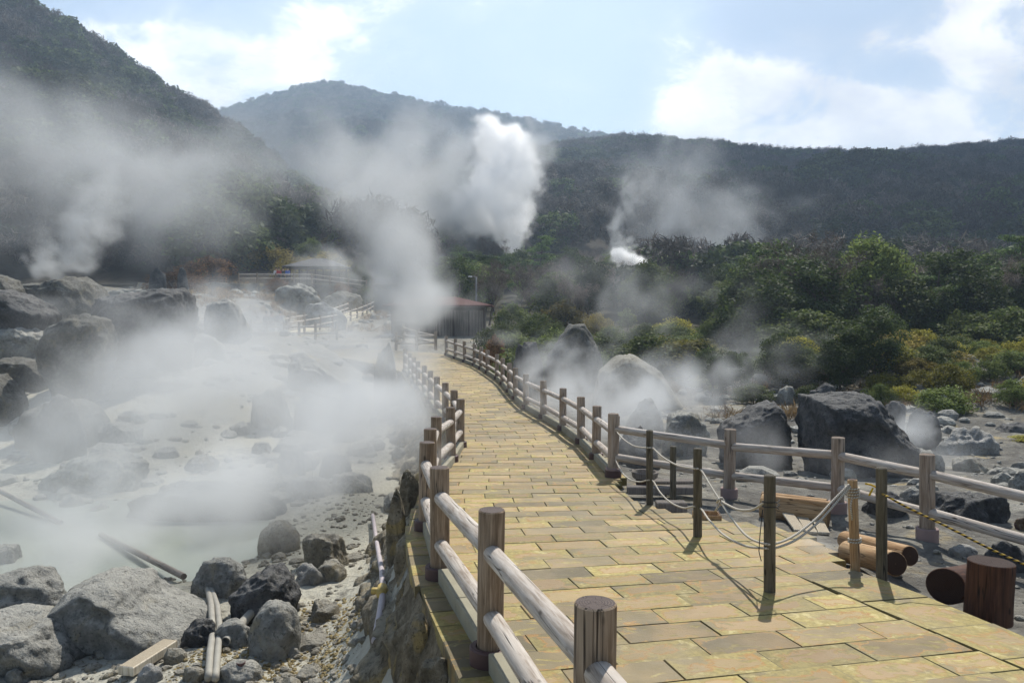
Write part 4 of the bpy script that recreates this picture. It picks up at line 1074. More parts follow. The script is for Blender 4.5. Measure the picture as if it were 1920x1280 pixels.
def leafcloud(clumps, per, sz, seed, flat_=.0, sliver=1., up=0., shell=.5):
    """leaf quads scattered through ellipsoid clumps (cx, cy, cz, rx, ry, rz)"""
    rs = np.random.default_rng(seed); cl_ = np.array(clumps, float); n = len(cl_) * per
    c = np.repeat(cl_, per, 0)
    d = rs.normal(size=(n, 3)); d /= np.linalg.norm(d, axis=1)[:, None]
    r = rs.uniform(0, 1, n) ** shell
    p = c[:, :3] + d * r[:, None] * c[:, 3:6]
    nr = d * .6 + rs.normal(size=(n, 3)) * .6; nr[:, 2] += flat_
    nr /= np.linalg.norm(nr, axis=1)[:, None]
    t = rs.normal(size=(n, 3)); t[:, 2] = t[:, 2] * (1 - .5 * abs(up)) + up * 1.5
    t -= nr * (t * nr).sum(1)[:, None]; t /= np.linalg.norm(t, axis=1)[:, None] + 1e-9
    b = np.cross(nr, t); s_ = sz * rs.uniform(.6, 1.4, n)[:, None]
    v = np.stack([p - t * s_ * .5, p + b * s_ * .32 * sliver + t * s_ * .05, p + t * s_ * .55, p - b * s_ * .32 * sliver + t * s_ * .05], 1).reshape(-1, 3)
    return v, np.arange(n * 4).reshape(-1, 4)

def branches(seed, H, spread, levels=3, r0=.12, up=.5, lean=0.):
    rs = random.Random(seed); mb = MB(); tips = []
    def grow(p, d, L, r, lv):
        pts = [p]; q_ = p.copy(); dd = d.copy()
        for k in range(4):
            dd = (dd + Vector((rs.uniform(-.25, .25), rs.uniform(-.25, .25), rs.uniform(-.05, .2)))).normalized()
            q_ = q_ + dd * L / 4; pts.append(q_.copy())
        mb.tube(pts, [r, r * .85, r * .7, r * .55, r * .4], 5 if lv == 0 else 3, False)
        if lv >= levels: tips.append((q_, dd)); return
        for k in range(rs.choice((3, 4, 4))):
            i = rs.choice((1, 2, 3, 4)) if lv else rs.choice((2, 3, 4))
            a_ = rs.uniform(0, 6.28); nd = Vector((math.cos(a_) * spread, math.sin(a_) * spread, up + rs.uniform(-.2, .4))).normalized()
            grow(pts[i], (dd * .45 + nd).normalized(), L * rs.uniform(.5, .72), r * .5, lv + 1)
    grow(Vector((0, 0, -.2)), Vector((lean, 0, 1)).normalized(), H * .55, r0, 0)
    return mb, tips

def proto(kind, seed):
    """(list of (part name, mesh)) for one tree standing at the origin"""
    rs = np.random.default_rng(seed)
    if kind in ('evergreen', 'midgreen', 'shrub', 'yellow', 'lime', 'rust'):
        low = kind in ('shrub', 'yellow', 'lime', 'rust')
        Rr, H, zb_, nc, per, sz = (1.5, 1.9, .1, 40, 170, .095) if low else (2.6, 6.4, .9, 62, 150, .17)
        cl_ = []
        for k in range(nc):
            d = rs.normal(size=3); d /= np.linalg.norm(d); rr_ = rs.uniform(.35, 1.) ** .6
            zc_ = zb_ + (H - zb_) * (.5 + .46 * d[2] * rr_); wide = 1 - .45 * max(0, (zc_ / H - .55) / .45)
            cl_.append((d[0] * rr_ * Rr * .82 * wide, d[1] * rr_ * Rr * .82 * wide, zc_, *(np.array((.30, .30, .22)) * Rr * rs.uniform(.6, 1.25))))
        v, f = leafcloud(cl_, per, sz, seed + 1, .4, 1.1, 0, .45)
        mat = dict(evergreen=L_DARK, midgreen=L_MID, shrub=L_MID, yellow=L_YEL, lime=L_LIME, rust=L_RUST)[kind]
        mb, _ = branches(seed, H * .8, .8, 2, .13 if not low else .05)
        return [('trunk', mb.mesh('trunk', BARK)), ('crown', np_mesh('crown', v, f, mat, False))]
    if kind == 'pine':
        mb = MB(); cl_ = []; H = 6.8; lean = rs.uniform(-.5, .5)
        pts = [Vector((lean * math.sin(z / H * 2.5), .25 * math.sin(z * 1.1 + seed), z)) for z in np.linspace(-.2, H * .93, 9)]
        mb.tube(pts, [.17, .15, .14, .12, .10, .08, .06, .05, .03], 7, False)
        for k in range(15):
            t = rs.uniform(.38, 1.0); z = H * t; a_ = rs.uniform(0, 6.28); L = (1.1 - t * .75) * rs.uniform(1.6, 3.1)
            b0 = pts[min(8, int(t * 8.6))]; e = Vector((b0.x + math.cos(a_) * L, b0.y + math.sin(a_) * L, z + rs.uniform(-.1, .35)))
            mb.tube([b0, b0.lerp(e, .5) + Vector((0, 0, .12)), e], [.05, .035, .015], 4, False)
            for j in range(4):
                c_ = b0.lerp(e, .55 + .15 * j); cl_.append((c_.x + rs.uniform(-.35, .35), c_.y + rs.uniform(-.35, .35), c_.z + .12, .72, .72, .2))
        v, f = leafcloud(cl_, 95, .26, seed + 2, .6, .35, .6, .6)
        return [('trunk', mb.mesh('trunk', BARK)), ('crown', np_mesh('crown', v, f, L_PINE, False))]
    if kind == 'feather':
        mb = MB(); cl_ = []; H = 5.2
        mb.tube([(0, 0, -.2), (.1, 0, 2.5), (0, .1, H)], [.12, .08, .02], 6, False)
        for k in range(34):
            t = rs.uniform(.06, .97); a_ = rs.uniform(0, 6.28); L = (1 - t) ** .7 * 3.0 + .3
            b0 = Vector((0, 0, H * t)); e = b0 + Vector((math.cos(a_) * L, math.sin(a_) * L, .5 * L - .22 * L * L * .9))
            mb.tube([b0, b0.lerp(e, .5) + Vector((0, 0, .15 * L)), e], [.035, .02, .008], 3, False)
            for j in range(7):
                f_ = .25 + .125 * j; c_ = b0.lerp(e, f_) + Vector((0, 0, .6 * L * f_ * (1 - f_))); cl_.append((c_.x, c_.y, c_.z, .28, .28, .12))
        v, f = leafcloud(cl_, 26, .22, seed + 2, .8, .45, .2, .6)
        return [('trunk', mb.mesh('trunk', BARK)), ('crown', np_mesh('crown', v, f, L_MID, False))]
    if kind == 'spire':
        mb = MB().tube([(0, 0, -.2), (0, 0, 4), (0, 0, 8)], [.14, .09, .02], 6, False); cl_ = []
        for k in range(46):
            t = rs.uniform(.1, 1) ; a_ = rs.uniform(0, 6.28); L = (1.02 - t) * 1.7 * rs.uniform(.6, 1.1)
            cl_.append((math.cos(a_) * L, math.sin(a_) * L, 8 * t - .15 * L, .45, .45, .28))
        v, f = leafcloud(cl_, 60, .24, seed, .3, .6, .3, .6)
        return [('trunk', mb.mesh('trunk', BARK)), ('crown', np_mesh('crown', v, f, L_PINE, False))]
    if kind == 'bare':
        mb, tips = branches(seed, 5.5, .9, 3, .11, .55)
        cl_ = [(p_.x + d.x * .3, p_.y + d.y * .3, p_.z + d.z * .3, .5, .5, .5) for p_, d in tips]
        v, f = leafcloud(cl_, max(12, 2600 // max(1, len(cl_))), .55, seed, 0, .07, .7, .6)
        return [('trunk', mb.mesh('trunk', BARK)), ('crown', np_mesh('crown', v, f, L_BARE, False))]
KINDS_ = ['evergreen', 'midgreen', 'pine', 'feather', 'spire', 'bare', 'shrub', 'yellow', 'lime', 'rust']
PROTO = {k: [proto(k, 100 + 10 * i + j) for j in range(3 if k in ('evergreen', 'midgreen', 'bare', 'pine') else 2)] for i, k in enumerate(KINDS_)}
HT = dict(evergreen=6.4, midgreen=6.4, pine=7, feather=5.2, spire=8, bare=6.5, shrub=1.9, yellow=1.9, lime=1.9, rust=1.9)
NAME = dict(evergreen='evergreen_tree', midgreen='broadleaf_tree', pine='pine_tree', feather='conifer_tree', spire='conifer_tree', bare='bare_tree', shrub='shrub', yellow='shrub', lime='shrub', rust='shrub')
def plant(kind, x, y, h, label, group=None, wide=1., z=None):
    parts = random.choice(PROTO[kind]); k = h / HT[kind]
    root = empty(NAME[kind], (x, y, (hz1(x, y) if z is None else z) - .05), random.uniform(0, 6.28), label=label, cat='shrub' if NAME[kind] == 'shrub' else 'tree', group=group)
    root.scale = (k * wide, k * wide, k)
    for n_, me_ in parts: link(bpy.data.objects.new(n_, me_), root)
    return root
def plant_px(kind, px, ytop, Y, label, wide=1., wpx=None, **k):
    x = (px - 960) / F * Y; z = hz1(x, Y); h = P(px, ytop, Y).z - z
    if wpx: wide = (wpx / F * Y) / ((3.0 if HT[kind] < 2 else 5.2) * h / HT[kind])
    return plant(kind, x, Y, h, label, wide=wide, **k)
# trees and shrubs one can single out
T_ = plant_px
T_('pine', 1880, 520, 47, 'layered pine with a dark leaning trunk at the right edge of the forest', 1.25)
T_('pine', 1745, 508, 52, 'dark pine standing left of the layered edge pine', 1.0)
T_('spire', 1572, 474, 55, 'narrow yellow green conifer rising highest over the right forest')
T_('midgreen', 1640, 515, 50, 'glossy leaved broadleaf tree right of the narrow conifer', 1.25)
T_('midgreen', 1705, 560, 46, 'glossy leaved lower tree below the dark pine', 1.3)
T_('evergreen', 1790, 580, 44, 'dark glossy tree in front of the layered pine trunk', 1.3)
T_('feather', 1655, 605, 40, 'feathery drooping conifer right above the steam puff', 1.35)
T_('evergreen', 1560, 560, 44, 'dark dense tree left of the feathery conifer', 1.2)
T_('evergreen', 1900, 600, 40, 'shadowed dark tree at the right frame edge', 1.4)
T_('yellow', 1700, 590, 45, 'olive yellow bush crown between the glossy trees', 1.0)
T_('yellow', 1060, 562, 66, 'golden rounded shrub tree right of the shed', wpx=115)
T_('yellow', 1120, 585, 64, 'amber shrub on the right flank of the golden shrub tree', wpx=70)
T_('lime', 1262, 596, 58, 'bright green rounded shrub above the white outcrop', wpx=95)
T_('midgreen', 1175, 575, 70, 'flat topped light green bush between the golden and bright green shrubs', 1.1)
T_('midgreen', 1370, 512, 62, 'spreading light green tree in drifting steam at the forest middle', 1.5)
T_('pine', 1010, 440, 118, 'dark pine on the ridge just right of the tall steam column', 1.1)
T_('evergreen', 1065, 458, 112, 'dark round tree on the ridge beside the ridge pine', 1.1)
T_('bare', 925, 432, 125, 'bare tree in front of the foot of the tall steam column')
T_('pine', 1150, 478, 96, 'dark pine at the left of the small white steam puff')
T_('lime', 1752, 700, 31, 'tallest light yellow green shrub on the right bank', wpx=90)
T_('lime', 1690, 735, 29, 'yellow green shrub behind the wedge boulder', wpx=110)
T_('lime', 1805, 745, 28, 'low yellow green shrub left of the rusty bush', wpx=110)
T_('rust', 1868, 762, 26, 'rusty red brown bush on the right bank', wpx=52)
T_('shrub', 1905, 752, 27, 'green bush at the right edge beside the rusty bush', wpx=80)
T_('lime', 1760, 790, 25, 'low spreading yellow shrub above the layered outcrop', wpx=130)
T_('lime', 1872, 800, 22, 'small yellow green shrub over the dark outcrop', wpx=80)
T_('lime', 1930, 812, 19, 'small yellow shrub at the right edge below the green bush', wpx=70)
T_('rust', 1620, 700, 33, 'small orange grass like bush left of the yellow green shrubs', wpx=40)
T_('shrub', 1290, 690, 44, 'flat yellow green ground bush beside the pale sloping boulder', wpx=160)
T_('lime', 1340, 700, 42, 'pale green ground bush left of the bluish outcrop', wpx=110)
T_('rust', 1000, 640, 36, 'clump of rusty dry grass behind the gully side fence', wpx=50)
T_('rust', 925, 628, 40, 'pale orange dry bush half hidden by a small steam puff', wpx=60)
T_('rust', 1400, 620, 50, 'reddish bush at the foot of the right forest', wpx=60)
T_('shrub', 960, 570, 60, 'green bush against the right end of the shed', wpx=90)
T_('shrub', 1000, 600, 52, 'green bush in front of the golden shrub tree', wpx=80)
for px, yt, Y, k_, w, l in ((560, 480, 97, 'yellow', 120, 'broad yellow shrub directly behind the shelter roof'), (500, 455, 104, 'yellow', 130, 'yellow shrub above the terrace walkers'), (615, 470, 100, 'yellow', 120, 'yellow shrub right of the shelter ridge'),
                         (430, 445, 110, 'yellow', 110, 'dull yellow shrub on the slope left of the walkers'), (650, 430, 115, 'yellow', 120, 'yellow shrub high above the shelter'), (672, 500, 88, 'shrub', 70, 'dark green bush at the end of the terrace fence'),
                         (690, 535, 86, 'shrub', 60, 'green bush below the terrace rail'), (640, 530, 84, 'rust', 50, 'orange dry bush under the terrace rail'), (330, 510, 80, 'rust', 130, 'rusty dry shrub on the hillside above the big block'),
                         (390, 480, 92, 'rust', 120, 'brown shrub left of the terrace fence'), (520, 520, 84, 'rust', 50, 'small orange bush below the terrace walkers')):
    T_(k_, px, yt, Y, l, wpx=w)
T_('pine', 1500, 500, 60, 'pine with pale green pads left of the narrow conifer', 1.1)
T_('pine', 1840, 470, 58, 'tall pine standing behind the layered edge pine', 1.1)
T_('spire', 1690, 490, 62, 'dark conical conifer between the glossy tree and the dark pine', 1.1)
T_('pine', 1610, 560, 42, 'low spreading pine just left of the feathery conifer', 1.2)
T_('pine', 1800, 640, 38, 'small dark pine above the lime shrubs of the right bank', 1.1)
for k in range(26):
    px_b = 1395 + 24 * k + random.uniform(-10, 10); kd = random.choice(('evergreen', 'evergreen', 'midgreen', 'bare', 'pine', 'evergreen'))
    Yb = random.uniform(40, 46) - .004 * max(0, px_b - 1600); xb_ = (px_b - 960) / F * Yb
    plant(kd, xb_, Yb, random.uniform(3.6, 5.9), dict(evergreen='dark evergreen in the front rank of the forest behind the gully', midgreen='glossy green tree in the front rank of the forest behind the gully', bare='bare brown tree in the front rank of the forest behind the gully', pine='pine in the front rank of the forest behind the gully')[kd],
          'front rank of the right forest', random.uniform(1.05, 1.35), z=hz1(xb_, Yb) - .5)
# the rest of the near forest
def fill(n, pxr, Yr, mixk, lab, group, hr=(4, 7), gap=2.6, taken=[((1180 - 960) / F * 76, 76), ((1180 - 960) / F * 80, 80), ((1180 - 960) / F * 72, 72)]):
    c = 0; tries = 0
    while c < n and tries < n * 40:
        tries += 1
        Y = random.uniform(*Yr); px = random.uniform(*pxr); x = (px - 960) / F * Y
        if any((x - a_) ** 2 + (Y - b_) ** 2 < gap ** 2 for a_, b_ in taken): continue
        if XL(Y) - 1.5 < x < XR(Y) + 2 and Y < 62: continue
        taken.append((x, Y)); k = random.choices([m_[0] for m_ in mixk], [m_[1] for m_ in mixk])[0]
        h = random.uniform(*hr) * (.45 if HT[k] < 2 else 1)
        plant(k, x, Y, h, lab[k], group, random.uniform(.85, 1.7) if HT[k] < 2 else random.uniform(.95, 1.3)); c += 1
fill(85, (1400, 2080), (42, 84), [('evergreen', 4), ('midgreen', 3), ('bare', 3), ('pine', 1)],
     dict(evergreen='dark evergreen tree in the crowded forest behind the right boulders', midgreen='glossy green tree in the crowded forest behind the right boulders', bare='bare brown tree in the crowded forest behind the right boulders', pine='pine tree in the crowded forest behind the right boulders'),
     'trees in the right forest', (4.6, 7.0), 3.0)
fill(150, (850, 1460), (66, 150), [('evergreen', 4), ('midgreen', 4), ('bare', 3), ('pine', 2), ('yellow', .5)],
     dict(evergreen='dark evergreen tree on the wooded rise beyond the shed', midgreen='light green tree on the wooded rise beyond the shed', bare='bare brown tree on the wooded rise beyond the shed', pine='pine tree on the wooded rise beyond the shed', yellow='yellow shrub on the wooded rise beyond the shed'),
     'trees on the wooded rise', (4.0, 6.5), 3.6)
fill(60, (-60, 860), (106, 150), [('evergreen', 3), ('midgreen', 2), ('bare', 5), ('yellow', 2)],
     dict(evergreen='dark evergreen tree on the foot of the left mountain slope', midgreen='green tree on the foot of the left mountain slope', bare='bare brown tree on the foot of the left mountain slope', yellow='yellow shrub on the foot of the left mountain slope'),
     'trees on the foot of the left slope', (4, 6.5), 4.5)
fill(75, (900, 2050), (35, 58), [('shrub', 6), ('lime', .8), ('rust', .25)], dict(shrub='low green bush along the front edge of the forest', lime='low yellow green bush along the front edge of the forest', rust='low rust coloured bush along the front edge of the forest'),
     'bushes along the forest edge', (1.6, 5.2), 1.3)
fill(34, (1320, 1660), (28, 41), [('shrub', 4), ('evergreen', 4), ('lime', 1), ('yellow', .5), ('rust', .4)], dict(evergreen='small dark evergreen among the rocks at the foot of the forest', shrub='low green bush among the rocks at the foot of the forest', lime='low yellow green bush among the rocks at the foot of the forest', rust='low rust coloured bush among the rocks at the foot of the forest', yellow='low olive yellow bush among the rocks at the foot of the forest'),
     'bushes among the gully rocks', (1.4, 3.0), 1.2)
fill(44, (1640, 2050), (24, 36), [('shrub', 2), ('lime', 5), ('yellow', 2), ('rust', .25)], dict(yellow='low olive yellow bush on the right bank', shrub='low green bush on the right bank', lime='low yellow green bush on the right bank', rust='low rust coloured bush on the right bank'),
     'bushes on the right bank', (1.3, 2.5), 1.0)
# dry grass and ground bushes
def tufts(n, fx, h, m, label, name='grass'):
    x, y = fx(n); ins = (x > XL(y) - .3) & (x < XR(y) + .3) & (y < 46); x, y = x[~ins], y[~ins]
    keep = fbm(x * .25, y * .25, 5.5, 3) > .05; x, y = x[keep], y[keep]
    z = hz(x, y); v, f = leafcloud(np.stack([x, y, z + h * .35, 0 * x + .3, 0 * x + .3, 0 * x + h * .3], -1), 26, h, 11, 0, .12, 1., .6)
    obj(name, np_mesh(name, v, f, m, False), kind='stuff', label=label, cat='grass')
tufts(900, lambda n: (rng.uniform(-34, -4, n), rng.uniform(60, 98, n)), .6, L_GRASS, 'rust coloured dry grass on the slope below the terrace')
tufts(700, lambda n: (rng.uniform(1, 40, n), rng.uniform(33, 62, n)), .5, L_GRASS, 'dry grass at the foot of the right forest')
tufts(1500, lambda n: (rng.uniform(0, 30, n), rng.uniform(34, 66, n)), .5, L_MID, 'low green undergrowth at the foot of the right forest')

tufts(900, lambda n: (rng.uniform(6, 24, n), rng.uniform(23, 42, n)), .35, L_GRASS, 'dry reddish grass among the rocks of the right bank')
# ------------------------------------------------------------------ hills
HM = M_('hill_soil', .95, .1); HM.color(HM.mix(HM.noise(HM.pos, .08, 6), (.022, .020, .013), (.055, .043, .03))); HM.normal(HM.bump(HM.noise(HM.pos, .5, 5), .8, .8))
class Hill:
    def __init__(s, name, crest, Yc, Yf, zf, treeh, label, power=1.1, rough=.07, seed=0.):
        s.cx = np.array([c[0] for c in crest], float); s.zc = np.array([P(c[0], c[1], Yc).z - treeh for c in crest])
        s.Yc, s.Yf, s.zf, s.pw, s.rough, s.seed = Yc, Yf, zf, power, rough, seed
        u = np.arange(s.cx[0], s.cx[-1] + 1, 10.)[None]; v = np.linspace(0, 1.5, 95)[:, None]
        x, y, z = s.pt(u + 0 * v, v + 0 * u)
        obj(name, np_mesh(name, np.stack([x, y, z], -1).reshape(-1, 3), grid_faces(95, u.shape[1]), HM.m), kind='structure', label=label)
    def pt(s, px, v):
        Y = s.Yf + (s.Yc - s.Yf) * v; x = (px - 960) / F * Y
        zc = np.interp(px, s.cx, s.zc)
        vv = np.where(v <= 1, v, 2 - v); vv = np.clip(vv, 0, 1)
        z = s.zf + (zc - s.zf) * vv ** s.pw
        L = (s.Yc - s.Yf) * .22
        z = z + s.rough * (zc - s.zf) * np.sin(np.pi * np.clip(v, 0, 1)) * fbm(x / L + s.seed, Y / L, s.seed, 4) * 1.6
        return x, Y, z
h_left = Hill('hill', [(-900, -420), (-300, -190), (-120, -80), (0, 2), (60, 28), (140, 70), (200, 105), (250, 138), (330, 190), (385, 222), (450, 268), (520, 325), (600, 385), (700, 440), (800, 490)], 330, 92, 5.5, 4, 'steep wooded mountain slope on the left', 1.05, .09, 1.7)
h_mid = Hill('mountain', [(-200, 330), (100, 300), (300, 262), (400, 216), (480, 192), (560, 172), (610, 161), (640, 160), (690, 172), (720, 180), (830, 202), (930, 218), (1050, 243), (1160, 262), (1300, 300), (1500, 340)], 900, 300, 20, 6, 'rounded wooded mountain in the middle distance', 1.15, .06, 4.2)
h_right = Hill('hill', [(640, 400), (760, 345), (880, 300), (1000, 282), (1100, 270), (1180, 262), (1280, 266), (1380, 283), (1500, 290), (1640, 292), (1760, 284), (1850, 276), (1920, 270), (2100, 235), (2700, 150)], 450, 138, 9, 6, 'dark wooded ridge closing the valley on the right', 1.0, .07, 7.9)

# far forest: low crowns placed over the hills
pcol = bpy.data.collections.new('far_crowns')
def far_proto(kind, seed):
    rs = np.random.default_rng(seed); cl_ = []
    if kind == 'spire':
        for k in range(26):
            t = .05 + .95 * (1 - math.sqrt(rs.uniform())); a_ = rs.uniform(0, 6.28); L = (1.02 - t) * 1.9 * rs.uniform(.5, 1); cl_.append((math.cos(a_) * L, math.sin(a_) * L, 9 * t, .7, .7, .7))
        v, f = leafcloud(cl_, 60, .45, seed, .2, .8, .3); m_ = L_FAR
    elif kind == 'bare':
        for k in range(14):
            d = rs.normal(size=3); d /= np.linalg.norm(d); cl_.append((d[0] * 2.0, d[1] * 2.0, 3.2 + 1.9 * d[2], .9, .9, .9))
        v, f = leafcloud(cl_, 90, .75, seed, 0, .2, .75); m_ = L_FARB
    else:
        for k in range(18):
            d = rs.normal(size=3); d /= np.linalg.norm(d); cl_.append((d[0] * 2.1, d[1] * 2.1, 3.0 + 2.0 * d[2], .95, .95, .7))
        v, f = leafcloud(cl_, 75, .42, seed, .3, 1.1, 0); m_ = L_FAR
    o = bpy.data.objects.new('far_crown', np_mesh('far_crown', v, f, m_, False)); pcol.objects.link(o)
for i, k in enumerate(('green', 'green', 'bare', 'bare', 'bare', 'spire')):
    far_proto(k, 60 + i); pcol.objects[-1].name = 'crown_%d' % i
fg = bpy.data.node_groups.new('forest', 'GeometryNodeTree')
fg.interface.new_socket('Geometry', in_out='INPUT', socket_type='NodeSocketGeometry'); fg.interface.new_socket('Geometry', in_out='OUTPUT', socket_type='NodeSocketGeometry')
gi, go = fg.nodes.new('NodeGroupInput'), fg.nodes.new('NodeGroupOutput')
ci = fg.nodes.new('GeometryNodeCollectionInfo'); ci.inputs['Collection'].default_value = pcol; ci.inputs['Separate Children'].default_value = True; ci.inputs['Reset Children'].default_value = True
ip = fg.nodes.new('GeometryNodeInstanceOnPoints'); ip.inputs['Pick Instance'].default_value = True
def nattr(name, typ):
    n = fg.nodes.new('GeometryNodeInputNamedAttribute'); n.data_type = typ; n.inputs['Name'].default_value = name; return n.outputs[0]
fg.links.new(gi.outputs[0], ip.inputs['Points']); fg.links.new(ci.outputs[0], ip.inputs['Instance'])
fg.links.new(nattr('kind', 'INT'), ip.inputs['Instance Index']); fg.links.new(nattr('turn', 'FLOAT_VECTOR'), ip.inputs['Rotation']); fg.links.new(nattr('size', 'FLOAT_VECTOR'), ip.inputs['Scale'])
fg.links.new(ip.outputs[0], go.inputs[0])
def forest(hill, n, pxr, vr, size, w, label, green_noise=.0, ridge=0, Yr=None, mixr=.35):
    px = rng.uniform(*pxr, n); v = rng.uniform(vr[0] ** 2, vr[1] ** 2, n) ** .5
    if ridge: v[:ridge] = rng.uniform(.97, 1.012, ridge)
    if Yr:
        y = rng.uniform(*Yr, n); x = (px - 960) / F * y; z = hz(x, y)
    else: x, y, z = hill.pt(px, v)
    g_ = fbm(x / 45, y / 45, 2.2, 3) + rng.normal(size=n) * .35
    green = g_ > green_noise
    k = np.where(green, rng.choice([0, 1], n), rng.choice([2, 3, 4], n)); k = np.where((rng.uniform(0, 1, n) < w) & (np.arange(n) >= ridge), 5, k)
    if ridge: k[:ridge] = np.where(rng.uniform(0, 1, ridge) < .7, rng.choice([0, 1], ridge), rng.choice([2, 3, 4], ridge))
    me = bpy.data.meshes.new('forest'); me.vertices.add(n); me.vertices.foreach_set('co', np.stack([x, y, z - .3], -1).astype(np.float32).ravel())
    a_ = me.attributes.new('kind', 'INT', 'POINT'); a_.data.foreach_set('value', k.astype(np.int32))
    a_ = me.attributes.new('turn', 'FLOAT_VECTOR', 'POINT'); a_.data.foreach_set('vector', np.stack([0 * x, 0 * x, rng.uniform(0, 6.28, n)], -1).astype(np.float32).ravel())
    s_ = size * (.5 + 1.15 * rng.uniform(0, 1, n) ** 1.6); s_[:ridge] = size * rng.uniform(.7, 1.15, ridge); a_ = me.attributes.new('size', 'FLOAT_VECTOR', 'POINT'); a_.data.foreach_set('vector', np.stack([s_ * 1.1, s_ * 1.1, s_], -1).astype(np.float32).ravel())
    o = obj('forest', me, kind='stuff', label=label, cat='forest'); md = o.modifiers.new('forest', 'NODES'); md.node_group = fg
forest(None, 1500, (1200, 2500), (0, 1), .9, 0, 'dense low forest on the valley floor behind the right trees', .1, 0, (80, 150))
forest(None, 600, (-600, 370), (0, 1), .9, 0, 'low bare woodland at the foot of the left slope', .3, 0, (98, 150))
forest(h_left, 6500, (-420, 800), (.02, 1.04), 1.25, .0, 'bare and evergreen forest covering the left mountain slope', .0, 700)
forest(h_mid, 7000, (150, 1300), (.25, 1.02), 1.6, 0, 'grey brown forest covering the middle mountain', .35, 1000)
forest(h_right, 10500, (640, 2100), (.02, 1.02), 1.2, 0, 'dark mixed forest covering the right ridge', .2, 2600)

# ------------------------------------------------------------------ sun, sky and clouds
SUN_AZ, SUN_EL = R(20), R(50)
w = bpy.data.worlds.new('World'); S.world = w; w.use_nodes = True
class W_(M_):
    def __init__(s, nt): s.nt = nt; s._oi = None; s.tc = nt.nodes.new('ShaderNodeTexCoord')
q = W_(w.node_tree); bg = w.node_tree.nodes['Background']
sky = q.nt.nodes.new('ShaderNodeTexSky'); sky.sky_type = 'NISHITA'; sky.sun_disc = False; sky.sun_elevation = SUN_EL; sky.sun_rotation = SUN_AZ; sky.altitude = 700; sky.dust_density = 1.2
d = q.sep(q.tc.outputs['Generated']); yc = q.math('MAXIMUM', d[1], .08)
u, v = q.math('DIVIDE', d[0], yc), q.math('DIVIDE', d[2], yc)
uvv = q.comb(u, q.math('MULTIPLY', v, 1.5), q.math('MULTIPLY', d[1], .0))
n1 = q.noise(uvv, 6.5, 10, .6, .35); n2 = q.noise(uvv, 1.7, 3, .5, 0)
acc = None
for (px, py, rx, ry, wgt) in ((330, 120, 175, 75, 1.), (215, 90, 130, 45, .8), (430, 150, 80, 60, .7), (545, 160, 60, 28, .55), (650, 70, 100, 90, .36), (600, 130, 60, 60, .25), (300, 15, 60, 25, .3), (760, 20, 250, 60, .22),
                            (1430, 175, 150, 70, .95), (1310, 205, 80, 40, .6), (1500, 215, 190, 50, .8), (1500, 75, 50, 34, .5), (1640, 82, 105, 38, .62), (1850, 60, 110, 110, .95), (1890, 190, 110, 75, .95), (1610, 262, 260, 30, .8), (1830, 250, 200, 50, .9),
                            (2200, 120, 300, 200, .8), (-200, 60, 200, 120, .6), (1000, 330, 900, 90, .3), (1640, 180, 60, 25, .35)):
    qx = q.math('MULTIPLY', q.math('SUBTRACT', u, (px - 960) / F), F / rx); qy = q.math('MULTIPLY', q.math('SUBTRACT', v, (590 - py) / F), F / ry)
    e = q.math('MULTIPLY', q.math('EXPONENT', q.math('MULTIPLY', q.math('ADD', q.math('MULTIPLY', qx, qx), q.math('MULTIPLY', qy, qy)), -1.)), wgt)
    acc = e if acc is None else q.math('ADD', acc, e)
back = q.math('MULTIPLY', q.math('LESS_THAN', d[1], .3), .1)
acc = q.math('ADD', q.math('MINIMUM', acc, .8), back)
cm = q.math('ADD', acc, q.math('MULTIPLY', q.math('SUBTRACT', n1, .5), 2.6))
mask = q.smooth(cm, .28, .82)
thin = q.math('MULTIPLY', q.smooth(q.math('ADD', q.math('MULTIPLY', acc, .5), n1), .45, .95), .35)
mask = q.math('MAXIMUM', mask, thin)
shade = q.smooth(q.noise(uvv, 6, 5, .55), .35, .65)
cc = q.mix(shade, (9.2, 9.6, 10.3), (13, 13, 13))
aur = q.math('MULTIPLY', q.smooth(q.vmath('DOT_PRODUCT', q.tc.outputs['Generated'], (.32, .88, .35)), .35, .93), .55)
lp = q.mix(mask, q.mix(aur, sky.outputs[0], (7.8, 9.5, 11.2)), cc)
q.nt.links.new(lp, bg.inputs[0]); bg.inputs[1].default_value = .10
sl = bpy.data.lights.new('sun', 'SUN'); sl.energy = 5.0; sl.angle = R(.55); sl.color = (1, .955, .88)
so = bpy.data.objects.new('sun', sl); COL.objects.link(so)
sd = Vector((math.sin(SUN_AZ) * math.cos(SUN_EL), math.cos(SUN_AZ) * math.cos(SUN_EL), math.sin(SUN_EL)))
so.rotation_euler = sd.to_track_quat('Z', 'Y').to_euler()

